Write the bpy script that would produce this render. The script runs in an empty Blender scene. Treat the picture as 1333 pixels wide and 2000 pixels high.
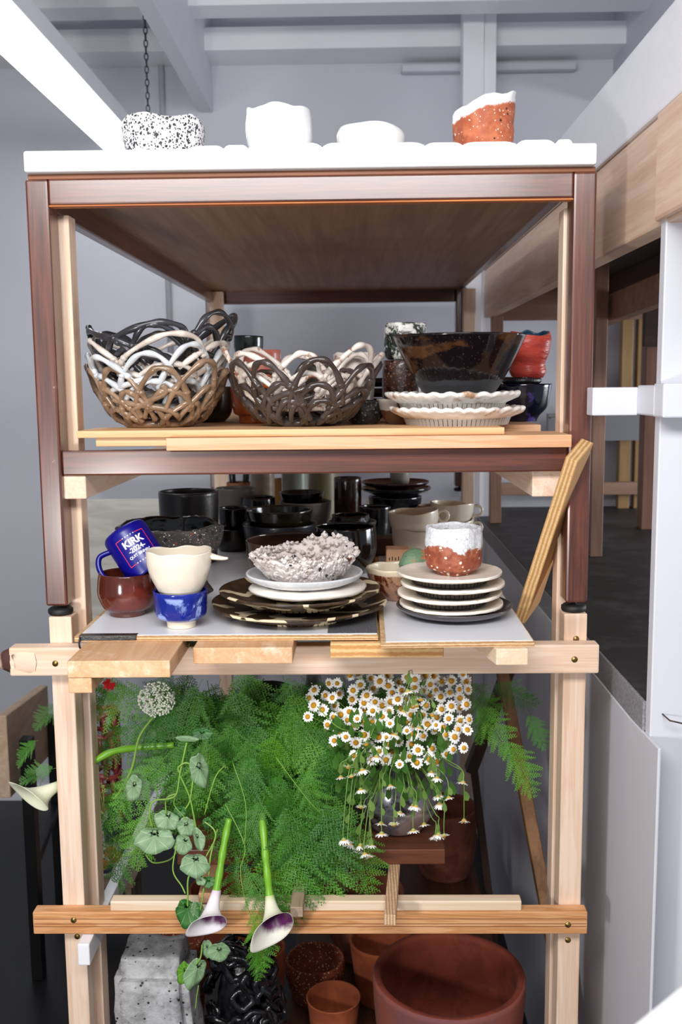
import bpy, bmesh, math, random
from mathutils import Vector, Matrix, noise, Quaternion
scene = bpy.context.scene
COL = scene.collection
EYE = 1.75                     # height of the lens above the black floor
CAM = Vector((0.075, -1.62, EYE))
F = 1920.0                     # focal length for a 1333 x 2000 frame
# ---------------------------------------------------------------- camera
dep = Vector((32, -251, F)).normalized()            # world +Y seen from the camera (x right, y down, z forward)
dwn = Vector((147, 14500, F)); dwn = (dwn - dep * dwn.dot(dep)).normalized()
rgt = dwn.cross(dep).normalized()
# rows: world axes expressed in camera coordinates
Rw = Matrix((rgt, dep, -dwn))                       # world = Rw @ cam(x right, y down, z forward)
cx = Rw @ Vector((1, 0, 0)); cy = Rw @ Vector((0, -1, 0)); cz = Rw @ Vector((0, 0, -1))
M = Matrix((cx, cy, cz)).transposed().to_4x4(); M.translation = CAM
cam_data = bpy.data.cameras.new('camera'); cam = bpy.data.objects.new('camera', cam_data); COL.objects.link(cam)
cam.matrix_world = M
cam_data.sensor_fit = 'VERTICAL'; cam_data.sensor_height = 36.0; cam_data.lens = 36.0 * F / 2000.0
cam_data.clip_start = 0.05; cam_data.clip_end = 60
cam_data.dof.use_dof = True; cam_data.dof.focus_distance = 1.66; cam_data.dof.aperture_fstop = 6.5
scene.camera = cam
# ---------------------------------------------------------------- light
world = bpy.data.worlds.new('room_light'); scene.world = world; world.use_nodes = True
world.node_tree.nodes['Background'].inputs[0].default_value = (0.86, 0.90, 1.0, 1)
world.node_tree.nodes['Background'].inputs[1].default_value = 0.40
def area(name, loc, target, sx, sy, power, color=(1, 1, 1)):
    d = bpy.data.lights.new(name, 'AREA'); d.shape = 'RECTANGLE'; d.size = sx; d.size_y = sy; d.energy = power; d.color = color
    o = bpy.data.objects.new(name, d); COL.objects.link(o); o.location = loc
    o.rotation_euler = (Vector(target) - Vector(loc)).to_track_quat('-Z', 'Y').to_euler()
    return o
area('softbox', (-0.15, -1.75, 2.56), (0.0, 0.25, 1.5), 1.6, 0.4, 52, (1.0, 0.99, 0.98))
area('strobe', (-0.70, -1.50, 1.32), (0.1, 0.6, 1.75), 0.16, 0.16, 15, (1.0, 0.98, 0.96))
area('under_loft_fill', (3.7, 0.9, 1.75), (1.0, 1.6, 1.5), 1.6, 1.2, 110, (0.93, 0.96, 1.0))  # added lamp with no seen source, brightens the wall under the loft
scene.view_settings.view_transform = 'Standard'; scene.view_settings.look = 'None'
scene.view_settings.gamma = 1.0; scene.view_settings.use_curve_mapping = False
scene.view_settings.exposure = -0.16
# ---------------------------------------------------------------- geometry helpers
def ray(px, py):
    return Rw @ Vector(((px - 666.5) / F, (py - 1000.0) / F, 1.0))
def P(px, py, Y):               # the point of the plane Y that this spot of the photograph shows
    d = ray(px, py); return CAM + d * ((Y - CAM.y) / d.y)
def PZ(px, py, z):              # the point at height z
    d = ray(px, py); return CAM + d * ((z - CAM.z) / d.z)
def mpp(Y):                     # metres per photo pixel at depth Y
    return (Y - CAM.y) / F
WL = {}
def tag(o, label=None, cat=None, group=None, kind=None):
    if label: o['label'] = label
    if cat: o['category'] = cat
    if group: o['group'] = group
    if kind: o['kind'] = kind
    return o
def thing(name, label, cat, loc=(0, 0, 0), group=None, kind=None):
    o = bpy.data.objects.new(name, None); COL.objects.link(o); o.location = loc
    o.empty_display_size = 0.03
    WL[o.name] = Vector(loc)
    return tag(o, label, cat, group, kind)
def link(name, me, mat, parent=None, loc=(0, 0, 0), smooth=True, auto=None):
    o = bpy.data.objects.new(name, me); COL.objects.link(o)
    if mat is not None and not me.materials:
        for m in (mat if isinstance(mat, (list, tuple)) else [mat]): me.materials.append(m)
    loc = Vector(loc)
    WL[o.name] = loc.copy()
    if parent is not None:
        o.parent = parent; loc = loc - WL.get(parent.name, Vector())
    o.location = loc
    return o
def copy_tree(o, parent=None):
    c = o.copy(); COL.objects.link(c); c.parent = parent
    WL[c.name] = WL.get(o.name, Vector()).copy()
    for ch in list(o.children): copy_tree(ch, c)
    return c
class MB:
    def __init__(s): s.v = []; s.f = []; s.sm = []; s.mi = []
    def add(s, vs, fs, smooth=True, mi=0):
        n = len(s.v); s.v += [Vector(v) for v in vs]; s.f += [tuple(i + n for i in f) for f in fs]
        s.sm += [smooth] * len(fs); s.mi += [mi] * len(fs); return s
    def box(s, x0, x1, y0, y1, z0, z1, mi=0):
        if x0 > x1: x0, x1 = x1, x0
        if y0 > y1: y0, y1 = y1, y0
        if z0 > z1: z0, z1 = z1, z0
        vs = [(x0, y0, z0), (x1, y0, z0), (x1, y1, z0), (x0, y1, z0), (x0, y0, z1), (x1, y0, z1), (x1, y1, z1), (x0, y1, z1)]
        return s.add(vs, [(0, 3, 2, 1), (4, 5, 6, 7), (0, 1, 5, 4), (1, 2, 6, 5), (2, 3, 7, 6), (3, 0, 4, 7)], False, mi)
    def bar(s, a, b, w, h, up=(0, 0, 1), mi=0):       # square bar from a to b, w across, h along up
        a = Vector(a); b = Vector(b); t = (b - a).normalized(); up = Vector(up)
        x = t.cross(up).normalized(); u = x.cross(t).normalized()
        vs = [p + x * sx * w / 2 + u * su * h / 2 for p in (a, b) for sx, su in ((-1, -1), (1, -1), (1, 1), (-1, 1))]
        return s.add(vs, [(0, 1, 2, 3), (7, 6, 5, 4), (0, 4, 5, 1), (1, 5, 6, 2), (2, 6, 7, 3), (3, 7, 4, 0)], False, mi)
    def tube(s, pts, r, seg=8, closed=False, mi=0, flat=1.0):
        pts = [Vector(p) for p in pts]; n = len(pts)
        if n < 2: return s
        rr = r if isinstance(r, (list, tuple)) else [r] * n
        vs = []; prev = None
        for i, p in enumerate(pts):
            if closed: t = pts[(i + 1) % n] - pts[i - 1]
            else: t = pts[min(i + 1, n - 1)] - pts[max(i - 1, 0)]
            if t.length < 1e-9: t = Vector((0, 0, 1))
            t.normalize()
            if prev is None:
                a = Vector((0, 0, 1)) if abs(t.z) < 0.9 else Vector((1, 0, 0)); x = t.cross(a).normalized()
            else:
                x = prev - t * prev.dot(t)
                x = x.normalized() if x.length > 1e-6 else t.orthogonal().normalized()
            prev = x; y = t.cross(x)
            for k in range(seg):
                a = 2 * math.pi * k / seg
                vs.append(p + (x * math.cos(a) + y * math.sin(a) * flat) * rr[i])
        fs = []
        for i in range(n if closed else n - 1):
            j = (i + 1) % n
            for k in range(seg):
                k2 = (k + 1) % seg
                fs.append((i * seg + k, i * seg + k2, j * seg + k2, j * seg + k))
        if not closed:
            fs.append(tuple(reversed(range(seg)))); fs.append(tuple((n - 1) * seg + k for k in range(seg)))
        return s.add(vs, fs, True, mi)
    def lathe(s, prof, seg=48, fn=None, mi=0, c=(0, 0, 0)):   # prof: (r, z) from outside foot round to inside centre
        vs = []; fs = []; n = len(prof); c = Vector(c)
        for i, (r, z) in enumerate(prof):
            for k in range(seg):
                a = 2 * math.pi * k / seg
                v = Vector((r * math.cos(a), r * math.sin(a), z))
                if fn: v = fn(v, a, r, z, i)
                vs.append(v + c)
        for i in range(n - 1):
            for k in range(seg):
                k2 = (k + 1) % seg
                fs.append((i * seg + k, i * seg + k2, (i + 1) * seg + k2, (i + 1) * seg + k))
        return s.add(vs, fs, True, mi)
    def build(s, name, mat, parent=None, origin=None, bevel=0.0, subsurf=0, merge=0.0, local=False, seg=2):
        if local: origin = Vector((0, 0, 0))
        elif origin is None:
            xs = [v.x for v in s.v]; ys = [v.y for v in s.v]; zs = [v.z for v in s.v]
            origin = Vector(((min(xs) + max(xs)) / 2, (min(ys) + max(ys)) / 2, min(zs)))
        origin = Vector(origin)
        me = bpy.data.meshes.new(name)
        me.from_pydata([tuple(v - origin) for v in s.v], [], s.f)
        me.polygons.foreach_set('use_smooth', s.sm)
        me.polygons.foreach_set('material_index', s.mi)
        if merge > 0:
            bm = bmesh.new(); bm.from_mesh(me); bmesh.ops.remove_doubles(bm, verts=bm.verts, dist=merge); bm.to_mesh(me); bm.free()
        me.update()
        o = link(name, me, mat, parent, origin + (WL[parent.name] if (local and parent) else Vector((0, 0, 0))))
        if bevel > 0:
            m = o.modifiers.new('bevel', 'BEVEL'); m.width = bevel; m.segments = seg; m.limit_method = 'ANGLE'; m.angle_limit = 0.7; m.harden_normals = False
        if subsurf:
            m = o.modifiers.new('subd', 'SUBSURF'); m.levels = subsurf; m.render_levels = subsurf
        return o
def boxo(name, x0, x1, y0, y1, z0, z1, mat, parent=None, bevel=0.0015):
    return MB().box(x0, x1, y0, y1, z0, z1).build(name, mat, parent, bevel=bevel)
def spline(pts, n=8, closed=False):            # Catmull-Rom through the points
    p = [Vector(q) for q in pts]; out = []; N = len(p)
    if N < 3 and not closed: return [p[0].lerp(p[-1], i / n) for i in range(n + 1)]
    for i in range(N if closed else N - 1):
        if closed: a, b, c, d = p[(i - 1) % N], p[i], p[(i + 1) % N], p[(i + 2) % N]
        else: a, b, c, d = p[max(i - 1, 0)], p[i], p[i + 1], p[min(i + 2, N - 1)]
        for k in range(n):
            t = k / n
            out.append(0.5 * ((2 * b) + (-a + c) * t + (2 * a - 5 * b + 4 * c - d) * t * t + (-a + 3 * b - 3 * c + d) * t ** 3))
    if not closed: out.append(p[-1])
    return out
# ---------------------------------------------------------------- material helpers
def lin(h):
    if not isinstance(h, str): return tuple(h)[:3] + (1.0,)
    h = h.lstrip('#'); c = [int(h[i:i + 2], 16) / 255 for i in (0, 2, 4)]
    return tuple(x / 12.92 if x <= 0.04045 else ((x + 0.055) / 1.055) ** 2.4 for x in c) + (1.0,)
MATS = {}
class NT:
    def __init__(s, name):
        s.m = bpy.data.materials.new(name); s.m.use_nodes = True; s.t = s.m.node_tree
        s.b = s.t.nodes['Principled BSDF']; s.tc = s.t.nodes.new('ShaderNodeTexCoord'); s.co = s.tc.outputs['Object']
    def n(s, typ, **kw):
        nd = s.t.nodes.new(typ)
        for k, v in kw.items(): setattr(nd, k, v)
        return nd
    def l(s, a, b): s.t.links.new(a, b)
    def mapping(s, scale=(1, 1, 1), loc=(0, 0, 0), rand=True):
        mp = s.n('ShaderNodeMapping'); mp.inputs['Scale'].default_value = scale
        s.l(s.co, mp.inputs['Vector'])
        if rand:
            oi = s.n('ShaderNodeObjectInfo'); mul = s.n('ShaderNodeVectorMath', operation='SCALE'); mul.inputs[0].default_value = (7.3, 11.1, 5.7)
            s.l(oi.outputs['Random'], mul.inputs['Scale']); s.l(mul.outputs[0], mp.inputs['Location'])
        return mp.outputs[0]
    def noise(s, scale, detail=4, rough=0.55, vec=None, dist=0.0):
        nd = s.n('ShaderNodeTexNoise'); nd.inputs['Scale'].default_value = scale; nd.inputs['Detail'].default_value = detail
        nd.inputs['Roughness'].default_value = rough; nd.inputs['Distortion'].default_value = dist
        s.l(vec if vec is not None else s.co, nd.inputs['Vector']); return nd.outputs['Fac']
    def voro(s, scale, vec=None, out='Distance', feature='F1', rnd=1.0):
        nd = s.n('ShaderNodeTexVoronoi', feature=feature); nd.inputs['Scale'].default_value = scale; nd.inputs['Randomness'].default_value = rnd
        s.l(vec if vec is not None else s.co, nd.inputs['Vector']); return nd.outputs[out]
    def ramp(s, fac, stops, interp='LINEAR'):
        r = s.n('ShaderNodeValToRGB'); cr = r.color_ramp; cr.interpolation = interp
        while len(cr.elements) < len(stops): cr.elements.new(0.5)
        for e, (p, c) in zip(cr.elements, stops): e.position = p; e.color = lin(c)
        s.l(fac, r.inputs[0]); return r.outputs[0]
    def step(s, fac, a, b):           # smooth mask 0..1
        mr = s.n('ShaderNodeMapRange'); mr.interpolation_type = 'SMOOTHSTEP'
        mr.inputs['From Min'].default_value = a; mr.inputs['From Max'].default_value = b
        s.l(fac, mr.inputs['Value']); return mr.outputs[0]
    def mix(s, fac, a, b):
        m = s.n('ShaderNodeMix', data_type='RGBA')
        if isinstance(fac, (int, float)): m.inputs[0].default_value = fac
        else: s.l(fac, m.inputs[0])
        for x, i in ((a, 6), (b, 7)):
            if isinstance(x, (str, tuple)): m.inputs[i].default_value = lin(x)
            else: s.l(x, m.inputs[i])
        return m.outputs[2]
    def math(s, op, a, b=None):
        m = s.n('ShaderNodeMath', operation=op)
        for x, i in ((a, 0), (b, 1)):
            if x is None: continue
            if isinstance(x, (int, float)): m.inputs[i].default_value = x
            else: s.l(x, m.inputs[i])
        return m.outputs[0]
    def sep(s, vec=None):
        x = s.n('ShaderNodeSeparateXYZ'); s.l(vec if vec is not None else s.co, x.inputs[0]); return x.outputs
    def color(s, c):
        if isinstance(c, (str, tuple)): s.b.inputs['Base Color'].default_value = lin(c)
        else: s.l(c, s.b.inputs['Base Color'])
    def rough(s, r):
        if isinstance(r, (int, float)): s.b.inputs['Roughness'].default_value = r
        else: s.l(r, s.b.inputs['Roughness'])
    def bump(s, h, strength=0.3, dist=0.002):
        b = s.n('ShaderNodeBump'); b.inputs['Strength'].default_value = strength; b.inputs['Distance'].default_value = dist
        s.l(h, b.inputs['Height']); s.l(b.outputs[0], s.b.inputs['Normal'])
    def done(s): return s.m
def plain(name, c, rough=0.5, metal=0.0, bump=0.0, scale=60, coat=0.0, var=0.0, c2=None):
    key = ('plain', name)
    if key in MATS: return MATS[key]
    t = NT(name); t.rough(rough); t.b.inputs['Metallic'].default_value = metal
    t.b.inputs['Coat Weight'].default_value = coat; t.b.inputs['Coat Roughness'].default_value = 0.08
    n = t.noise(scale, 5, 0.6, t.mapping())
    if c2: t.color(t.mix(t.step(n, 0.35, 0.65), c, c2))
    else: t.color(c)
    if bump: t.bump(n, bump)
    MATS[key] = t.done(); return t.m
WC = {}
def wood(name, c1, c2, axis='X', rough=0.55, scale=1.0, rings=0.5, ply=False, dust=None, knots=False):
    key = ('wood', name, axis)
    if c1: WC[name] = (c1, c2)
    else: c1, c2 = WC[name]
    if key in MATS: return MATS[key]
    t = NT(name + '_' + axis.lower())
    lo, hi = 2.2 * scale, 38 * scale
    sc = {'X': (lo, hi, hi), 'Y': (hi, lo, hi), 'Z': (hi, hi, lo)}[axis]
    v = t.mapping(sc)
    n1 = t.noise(1.0, 4, 0.6, v, 0.6)
    s2 = {'X': (6 * scale, 220, 220), 'Y': (220, 6 * scale, 220), 'Z': (220, 220, 6 * scale)}[axis]
    n2 = t.noise(1.0, 3, 0.6, t.mapping(s2))
    g = t.math('ADD', t.math('MULTIPLY', n1, 0.72), t.math('MULTIPLY', n2, 0.28))
    sn = t.math('SINE', t.math('MULTIPLY', n1, 42.0))
    g2 = t.math('ADD', g, t.math('MULTIPLY', sn, 0.06 * rings))
    c = t.mix(t.step(g2, 0.34, 0.66), c1, c2)
    if knots:
        vn = t.voro(4.0, t.mapping({'X': (1, 2.5, 2.5), 'Y': (2.5, 1, 2.5), 'Z': (2.5, 2.5, 1)}[axis]))
        c = t.mix(t.step(vn, 0.07, 0.02), c, '#6a3c22')
    if dust:
        d = t.step(t.noise(30, 6, 0.7, t.mapping()), 0.52, 0.7)
        c = t.mix(t.math('MULTIPLY', d, 0.7), c, dust)
    t.color(c); t.rough(rough); t.bump(g2, 0.12, 0.0015)
    MATS[key] = t.done(); return t.m
def plyedge(name, c1, c2, axis='Z', per=0.0035):        # banded plies across the thickness
    key = ('ply', name, axis)
    if key in MATS: return MATS[key]
    t = NT(name)
    o = t.sep()[{'X': 0, 'Y': 1, 'Z': 2}[axis]]
    n = t.noise(35, 4, 0.6, t.mapping())
    ph = t.math('ADD', t.math('MULTIPLY', o, 6.283 / per), t.math('MULTIPLY', n, 2.6))
    sn = t.math('SINE', ph)
    n2 = t.noise(140, 3, 0.7, t.mapping((1, 1, 3)))
    f = t.math('ADD', t.math('MULTIPLY', sn, 0.32), n2)
    t.color(t.mix(t.step(f, 0.25, 0.85), c1, c2)); t.rough(0.75); t.bump(f, 0.25, 0.001)
    MATS[key] = t.done(); return t.m
# ================================================================ the room
def wallmat(name, c, c2, rough=0.6):
    t = NT(name); n = t.noise(1.3, 5, 0.6); n2 = t.noise(60, 4, 0.6)
    t.color(t.mix(t.step(n, 0.3, 0.7), c, c2)); t.rough(rough); t.bump(n2, 0.08, 0.001); return t.done()
m_wall = wallmat('painted_wall', '#c9cbd4', '#d0d1d9')
m_white = wallmat('white_paint', '#efeff3', '#eaeaef', 0.35)
m_white2 = wallmat('white_panel_paint', '#dadbe3', '#d3d4dc', 0.4)
m_floor = plain('black_floor', '#0b0b0d', 0.35, bump=0.1, scale=20, c2='#121316')
YB = 2.37
Z0 = EYE
s = boxo('floor', -4, 4, -3.2, YB, -0.05, 0.0, m_floor, bevel=0); tag(s, kind='structure')
s = boxo('wall_back', -4, 4, YB, YB + 0.1, 0, 4.2, m_wall, bevel=0); tag(s, kind='structure')
s = boxo('wall_left', -4.1, -4, -3.2, YB, 0, 4.2, m_wall, bevel=0); tag(s, kind='structure')
s = boxo('ceiling', -4, 4, -0.6, YB, Z0 + 2.2, Z0 + 2.28, m_wall, bevel=0); tag(s, kind='structure')
s = boxo('baseboard_back', -4, 0.5, YB - 0.015, YB, 0, 0.07, m_white); tag(s, kind='structure')
# ceiling timbers, painted white
hz0 = P(600, 95, 2.19).z; hz1 = P(600, 50, 2.19).z
s = boxo('trim_1', -4, 4, 2.19, YB, hz0, hz1, m_white); tag(s, kind='structure')
s = boxo('trim_2', -4, 4, 1.84, 1.96, P(600, 7, 1.84).z, P(600, 7, 1.84).z + 0.1, m_white); tag(s, kind='structure')
jz = P(405, 217, YB - 0.02).z
xa = P(390, 215, YB).x; xb = P(416, 215, YB).x
s = boxo('trim_3', xa, xb, -0.6, YB, jz, jz + 0.9, m_wall); tag(s, kind='structure')
xc = P(1197, 195, YB).x
s = boxo('trim_4', xc, xc + 0.09, -0.6, YB, jz, jz + 0.9, m_wall); tag(s, kind='structure')
# white square column behind the shelf
xa = P(905, 120, 2.08).x; xb = P(971, 120, 2.08).x; xm = P(946, 120, 2.08).x
col = thing('trim_5', None, None, (xa, 2.08, 0.0), kind='structure')
boxo('column_board', xa, xm, 2.08, 2.17, 0, Z0 + 2.2, m_white, col, 0.002)
boxo('column_cover_strip', xm + 0.002, xb, 2.095, 2.17, 0, Z0 + 2.2, m_white, col, 0.002)
# conduit on the back wall and a slim surface box
p = P(318, 230, YB - 0.02)
o = MB().tube([(p.x, p.y, p.z - 1.2), (p.x, p.y, p.z + 0.8)], 0.011, 10).build('conduit', plain('grey_pipe', '#b2b3ba', 0.4)); tag(o, 'thin vertical grey conduit on back wall beside the hanging chain', 'pipe')
a = P(785, 140, YB - 0.05); b = P(1128, 119, YB - 0.05)
o = boxo('wall_raceway', a.x, b.x, YB - 0.05, YB - 0.005, a.z, b.z, m_wall, None, 0.006); tag(o, 'slim pale grey raceway high on back wall behind white column', 'raceway')
# ---------------------------------------------------------------- hanging tube light
t = NT('tube_glow'); t.color('#ffffff'); t.b.inputs['Emission Color'].default_value = (0.95, 0.97, 1, 1); t.b.inputs['Emission Strength'].default_value = 5.5
m_glow = t.done()
fz = Z0 + 0.9
x0 = CAM.x - 0.964; x1 = CAM.x - 0.815
fx = thing('tube_light', 'long white tube light hanging on a chain under ceiling beams', 'light', ((x0 + x1) / 2, 1.0, fz))
boxo('housing', x0 + 0.004, x1, -0.45, 2.34, fz + 0.012, fz + 0.07, m_white, fx, 0.003)
boxo('diffuser', x0, x1 - 0.004, -0.45, 2.335, fz - 0.004, fz + 0.013, m_glow, fx, 0.003)
ch = MB(); p = P(286, 120, 1.86)
zt = P(286, -60, 1.86).z; zb = P(286, 250, 1.86).z
k = 0; z = zb
while z < zt + 0.4:
    ring = []
    for q in range(10):
        a = 2 * math.pi * q / 10
        u, w = 0.006 * math.cos(a), 0.013 * math.sin(a)
        ring.append(Vector((p.x + (u if k % 2 else 0), p.y + (0 if k % 2 else u), z + w)))
    ch.tube(ring, 0.0022, 5, True); z += 0.021; k += 1
ch.build('chain', plain('steel_chain', '#55565c', 0.35, 0.9), fx)
# ---------------------------------------------------------------- raised black platform and its white panels
PZT = Z0 - 0.505
t = NT('black_platform'); n = t.noise(9, 6, 0.65); n2 = t.voro(70)
c = t.mix(t.step(n, 0.45, 0.7), '#2b292a', '#4b494a'); c = t.mix(t.step(n2, 0.09, 0.03), c, '#77777a')
t.color(c); t.rough(0.55); t.bump(n, 0.2, 0.003); m_plat = t.done()
XP = CAM.x + 0.455
plat = thing('platform', 'raised platform with black top and white side panel beside the rack', 'platform', (1.6, 0.5, 0))
boxo('platform_top', XP, 4.0, -0.10, YB - 0.004, PZT - 0.02, PZT, m_plat, plat, 0.002)
boxo('platform_edge_strip', XP - 0.004, XP + 0.006, -0.10, YB - 0.01, PZT - 0.05, PZT - 0.001, plain('grey_edge', '#7f8086', 0.5, bump=0.3, scale=200, c2='#9a9aa0'), plat, 0.001)
pan = MB(); T = 0.006
# side panel with its clipped corner (plane X = XP)
ys = [(-0.19, 0.02), (YB - 0.02, 0.02), (YB - 0.02, PZT - 0.052), (-0.035, PZT - 0.052), (-0.19, P(1316, 1462, -0.19).z)]
vs = [(XP + 0.0 - T, y, z) for y, z in ys] + [(XP - 0.001, y, z) for y, z in ys]
pan.add(vs, [(4, 3, 2, 1, 0), (5, 6, 7, 8, 9)] + [(i, (i + 1) % 5, 5 + (i + 1) % 5, 5 + i) for i in range(5)], False)
pan.build('side_panel', m_white2, plat, bevel=0.0015)
# upright white board nearest the camera and its rail
bx = P(1287, 900, -0.13).x
wb = thing('white_upright', 'tall white painted upright board with a bent nail at edge of photo', 'board', (bx + 0.1, -0.12, 0))
boxo('upright_board', bx, bx + 0.20, -0.13, -0.105, 0.0, Z0 + 0.26, m_white2, wb, 0.002)
p = P(1288, 1401, -0.14)
MB().tube([(p.x + 0.008, -0.128, p.z + 0.002), (p.x + 0.012, -0.155, p.z), (p.x + 0.030, -0.160, p.z - 0.003)], 0.0012, 6).build('nail', plain('rusty_nail', '#4a3a33', 0.5, 0.6), wb)
a = P(1157, 812, -0.05); b = P(1157, 757, -0.05)
xr = P(1250, 780, -0.06).x
rl = thing('white_rail', 'white painted wooden rail running from the brown table leg across the upright board', 'rail', (xr, -0.06, a.z))
MB().box(a.x, xr, -0.052, -0.012, a.z, b.z).build('rail_end', m_white2, rl, bevel=0.002)
MB().box(xr, xr + 0.5, -0.18, -0.132, a.z - 0.0, b.z + 0.006).build('rail_length', m_white2, rl, bevel=0.003)
MB().box(xr - 0.001, xr + 0.02, -0.14, -0.05, a.z + 0.001, b.z + 0.003).build('rail_joint', m_white2, rl, bevel=0.003)
# ---------------------------------------------------------------- loft over the platform
w_fas = lambda ax: wood('pale_fir', '#e2c6b0', '#d2ad94', ax, 0.5, rings=0.4)
w_dk = lambda ax: wood('dark_ply', '#4b3226', '#3a261d', ax, 0.6)
w_md = lambda ax: wood('brown_fir', '#a98674', '#93705d', ax, 0.6)
w_yl = lambda ax: wood('yellow_pine', '#a8885e', '#967548', ax, 0.55, rings=0.6)
bz0 = Z0 + 0.229; bz1 = Z0 + 0.392; bz2 = Z0 + 0.53
loft = thing('loft_deck', 'timber loft deck with glossy white curb above the black platform', 'loft', (XP, 1.0, 0))
boxo('fascia_beam', XP, XP + 0.04, -0.60, 1.97, bz0, bz1, w_fas('Y'), loft, 0.004)
boxo('fascia_block', XP - 0.012, XP, -0.60, -0.105, bz0 + 0.004, bz1 - 0.002, w_fas('Y'), loft, 0.006)
t = NT('glossy_white'); n = t.noise(14, 5, 0.6, t.mapping((1, 0.35, 1))); t.color('#ededf1'); t.rough(0.16); t.bump(n, 0.5, 0.004); m_gloss = t.done()
boxo('white_curb', XP - 0.006, XP + 0.5, -0.60, 1.97, bz1 + 0.001, bz2, m_gloss, loft, 0.004)
boxo('deck_underside', XP + 0.04, 3.2, -0.60, 1.97, bz1 - 0.03, bz1, w_dk('Y'), loft, 0.002)
boxo('back_beam', XP + 0.04, 3.2, 1.93, 1.97, P(1040, 625, 1.93).z, bz1 - 0.03, w_md('X'), loft, 0.003)
for k, x in enumerate((0.42, 1.15, 1.85)):
    boxo('joist', XP + x, XP + x + 0.04, -0.55, 1.93, bz1 - 0.13, bz1 - 0.03, w_dk('Y'), loft, 0.003)
xp = P(960, 640, 1.92).x
boxo('leg', xp, xp + 0.04, 1.90, 1.94, PZT, bz0 + 0.001, w_md('Z'), loft, 0.002)
xp = P(1160, 800, 1.2).x
boxo('leg', xp, xp + 0.035, 1.2, 1.25, PZT, bz1 - 0.03, w_md('Z'), loft, 0.002)
xa = P(1257, 900, 1.72).x; xb = P(1291, 900, 1.72).x
boxo('leg', xa, xb, 1.72, 1.78, PZT, bz1 - 0.03, wood('rose_fir', '#9a6f5c', '#7f5847', 'Z'), loft, 0.002)
a = P(1258, 677, 1.68); b = P(1345, 600, 1.68)
boxo('gusset', a.x, b.x, 1.68, 1.70, a.z, bz1 - 0.03, w_dk('X'), loft, 0.002)
a = P(1176, 622, 0.9)
MB().bar((P(1176, 612, 1.35).x, 1.35, P(1176, 612, 1.35).z), (P(1345, 545, 0.75).x, 0.75, P(1345, 545, 0.75).z), 0.04, 0.075).build('cross_rail', w_md('X'), loft, bevel=0.003)
for px in (1225, 1256, 1302):
    x = P(px, 700, 2.30).x
    o = boxo('wall_stud', x - 0.022, x + 0.022, 2.29, 2.33, PZT, P(px, 600, 2.3).z + 0.1, w_yl('Z'), loft, 0.002)
a = P(980, 968, 2.25); b = P(1290, 944, 2.25)
boxo('low_rail', a.x, b.x, 2.25, 2.28, a.z, P(980, 944, 2.25).z, w_md('X'), loft, 0.002)
a = P(1070, 862, 2.2); b = P(1290, 835, 2.2)
boxo('mid_rail', a.x, b.x, 2.2, 2.23, P(1070, 862, 2.2).z, P(1070, 808, 2.2).z, plain('grey_rail', '#8b8c93', 0.6), loft, 0.002)
# ================================================================ the brown table
t = NT('brown_varnish'); v = t.mapping((1, 1, 1))
def brown(ax):
    key = ('brown', ax)
    if key in MATS: return MATS[key]
    t = NT('brown_varnish_' + ax.lower())
    sc = {'X': (2.5, 60, 60), 'Y': (60, 2.5, 60), 'Z': (60, 60, 3.5)}[ax]
    n = t.noise(1, 4, 0.6, t.mapping(sc), 0.8)
    s2 = {'X': (10, 300, 300), 'Y': (300, 10, 300), 'Z': (300, 300, 10)}[ax]
    n2 = t.noise(1, 3, 0.6, t.mapping(s2))
    g = t.math('ADD', t.math('MULTIPLY', n, 0.6), t.math('MULTIPLY', n2, 0.4))
    c = t.mix(t.step(g, 0.30, 0.68), '#3d1d15', '#6e3826')
    sc = t.step(t.noise(1, 5, 0.7, t.mapping((25, 25, 25))), 0.72, 0.76)
    c = t.mix(t.math('MULTIPLY', sc, 0.5), c, '#c9a58f')
    t.color(c); t.rough(0.45); t.b.inputs['Coat Weight'].default_value = 0.9; t.b.inputs['Coat Roughness'].default_value = 0.2
    t.bump(g, 0.1, 0.001); MATS[key] = t.done(); return t.m
YT = 1.93
LX0 = P(50, 400, 0).x; LX1 = P(1166.5, 400, 0).x
LW = 0.037; LD = 0.05
ZL = P(118, 1184, 0).z; ZR0 = P(600, 393, 0).z; ZR1 = P(600, 337, 0).z + 0.0
QB = P(600, 926, 0).z; QT = P(600, 877, 0).z
tb = thing('brown_table', 'tall dark brown wooden table frame holding the pottery shelves', 'table', ((LX0 + LX1) / 2, YT / 2, ZL))
for (x, y) in ((LX0, 0.0), (LX1 - LW, 0.0), (LX0, YT - LD), (LX1 - LW, YT - LD)):
    lg = boxo('leg', x, x + LW, y, y + LD, ZL, ZR1 - 0.004, brown('Z'), tb, 0.004)
    ft = MB().lathe([(0.0, ZL - 0.018), (0.019, ZL - 0.018), (0.021, ZL - 0.015), (0.021, ZL - 0.009), (0.017, ZL - 0.006), (0.005, ZL - 0.006), (0.005, ZL)], 20, c=(x + LW / 2, y + 0.022, 0))
    ft.build('foot', plain('black_rubber', '#161616', 0.6), tb)
boxo('front_rail', LX0 + LW, LX1 - LW, 0.001, 0.024, ZR0, ZR1 - 0.004, brown('X'), tb, 0.003)
boxo('front_rail_cap', LX0 + LW - 0.0005, LX1 - LW + 0.0005, 0.0025, 0.022, ZR0 - 0.003, ZR0, wood('orange_edge', '#c77a3e', '#9a4f22', 'X'), tb, 0.001)
boxo('back_rail', LX0 + LW, LX1 - LW, YT - 0.03, YT, ZR0 - 0.008, ZR1, brown('X'), tb, 0.003)
boxo('side_rail', LX0 + 0.012, LX0 + LW - 0.002, LD, YT - LD, ZR0 - 0.006, ZR1, brown('Y'), tb, 0.003)
boxo('side_rail', LX1 - LW + 0.004, LX1 - 0.012, LD, YT - LD, ZR1 - 0.012, ZR1, brown('Y'), tb, 0.003)
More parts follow.
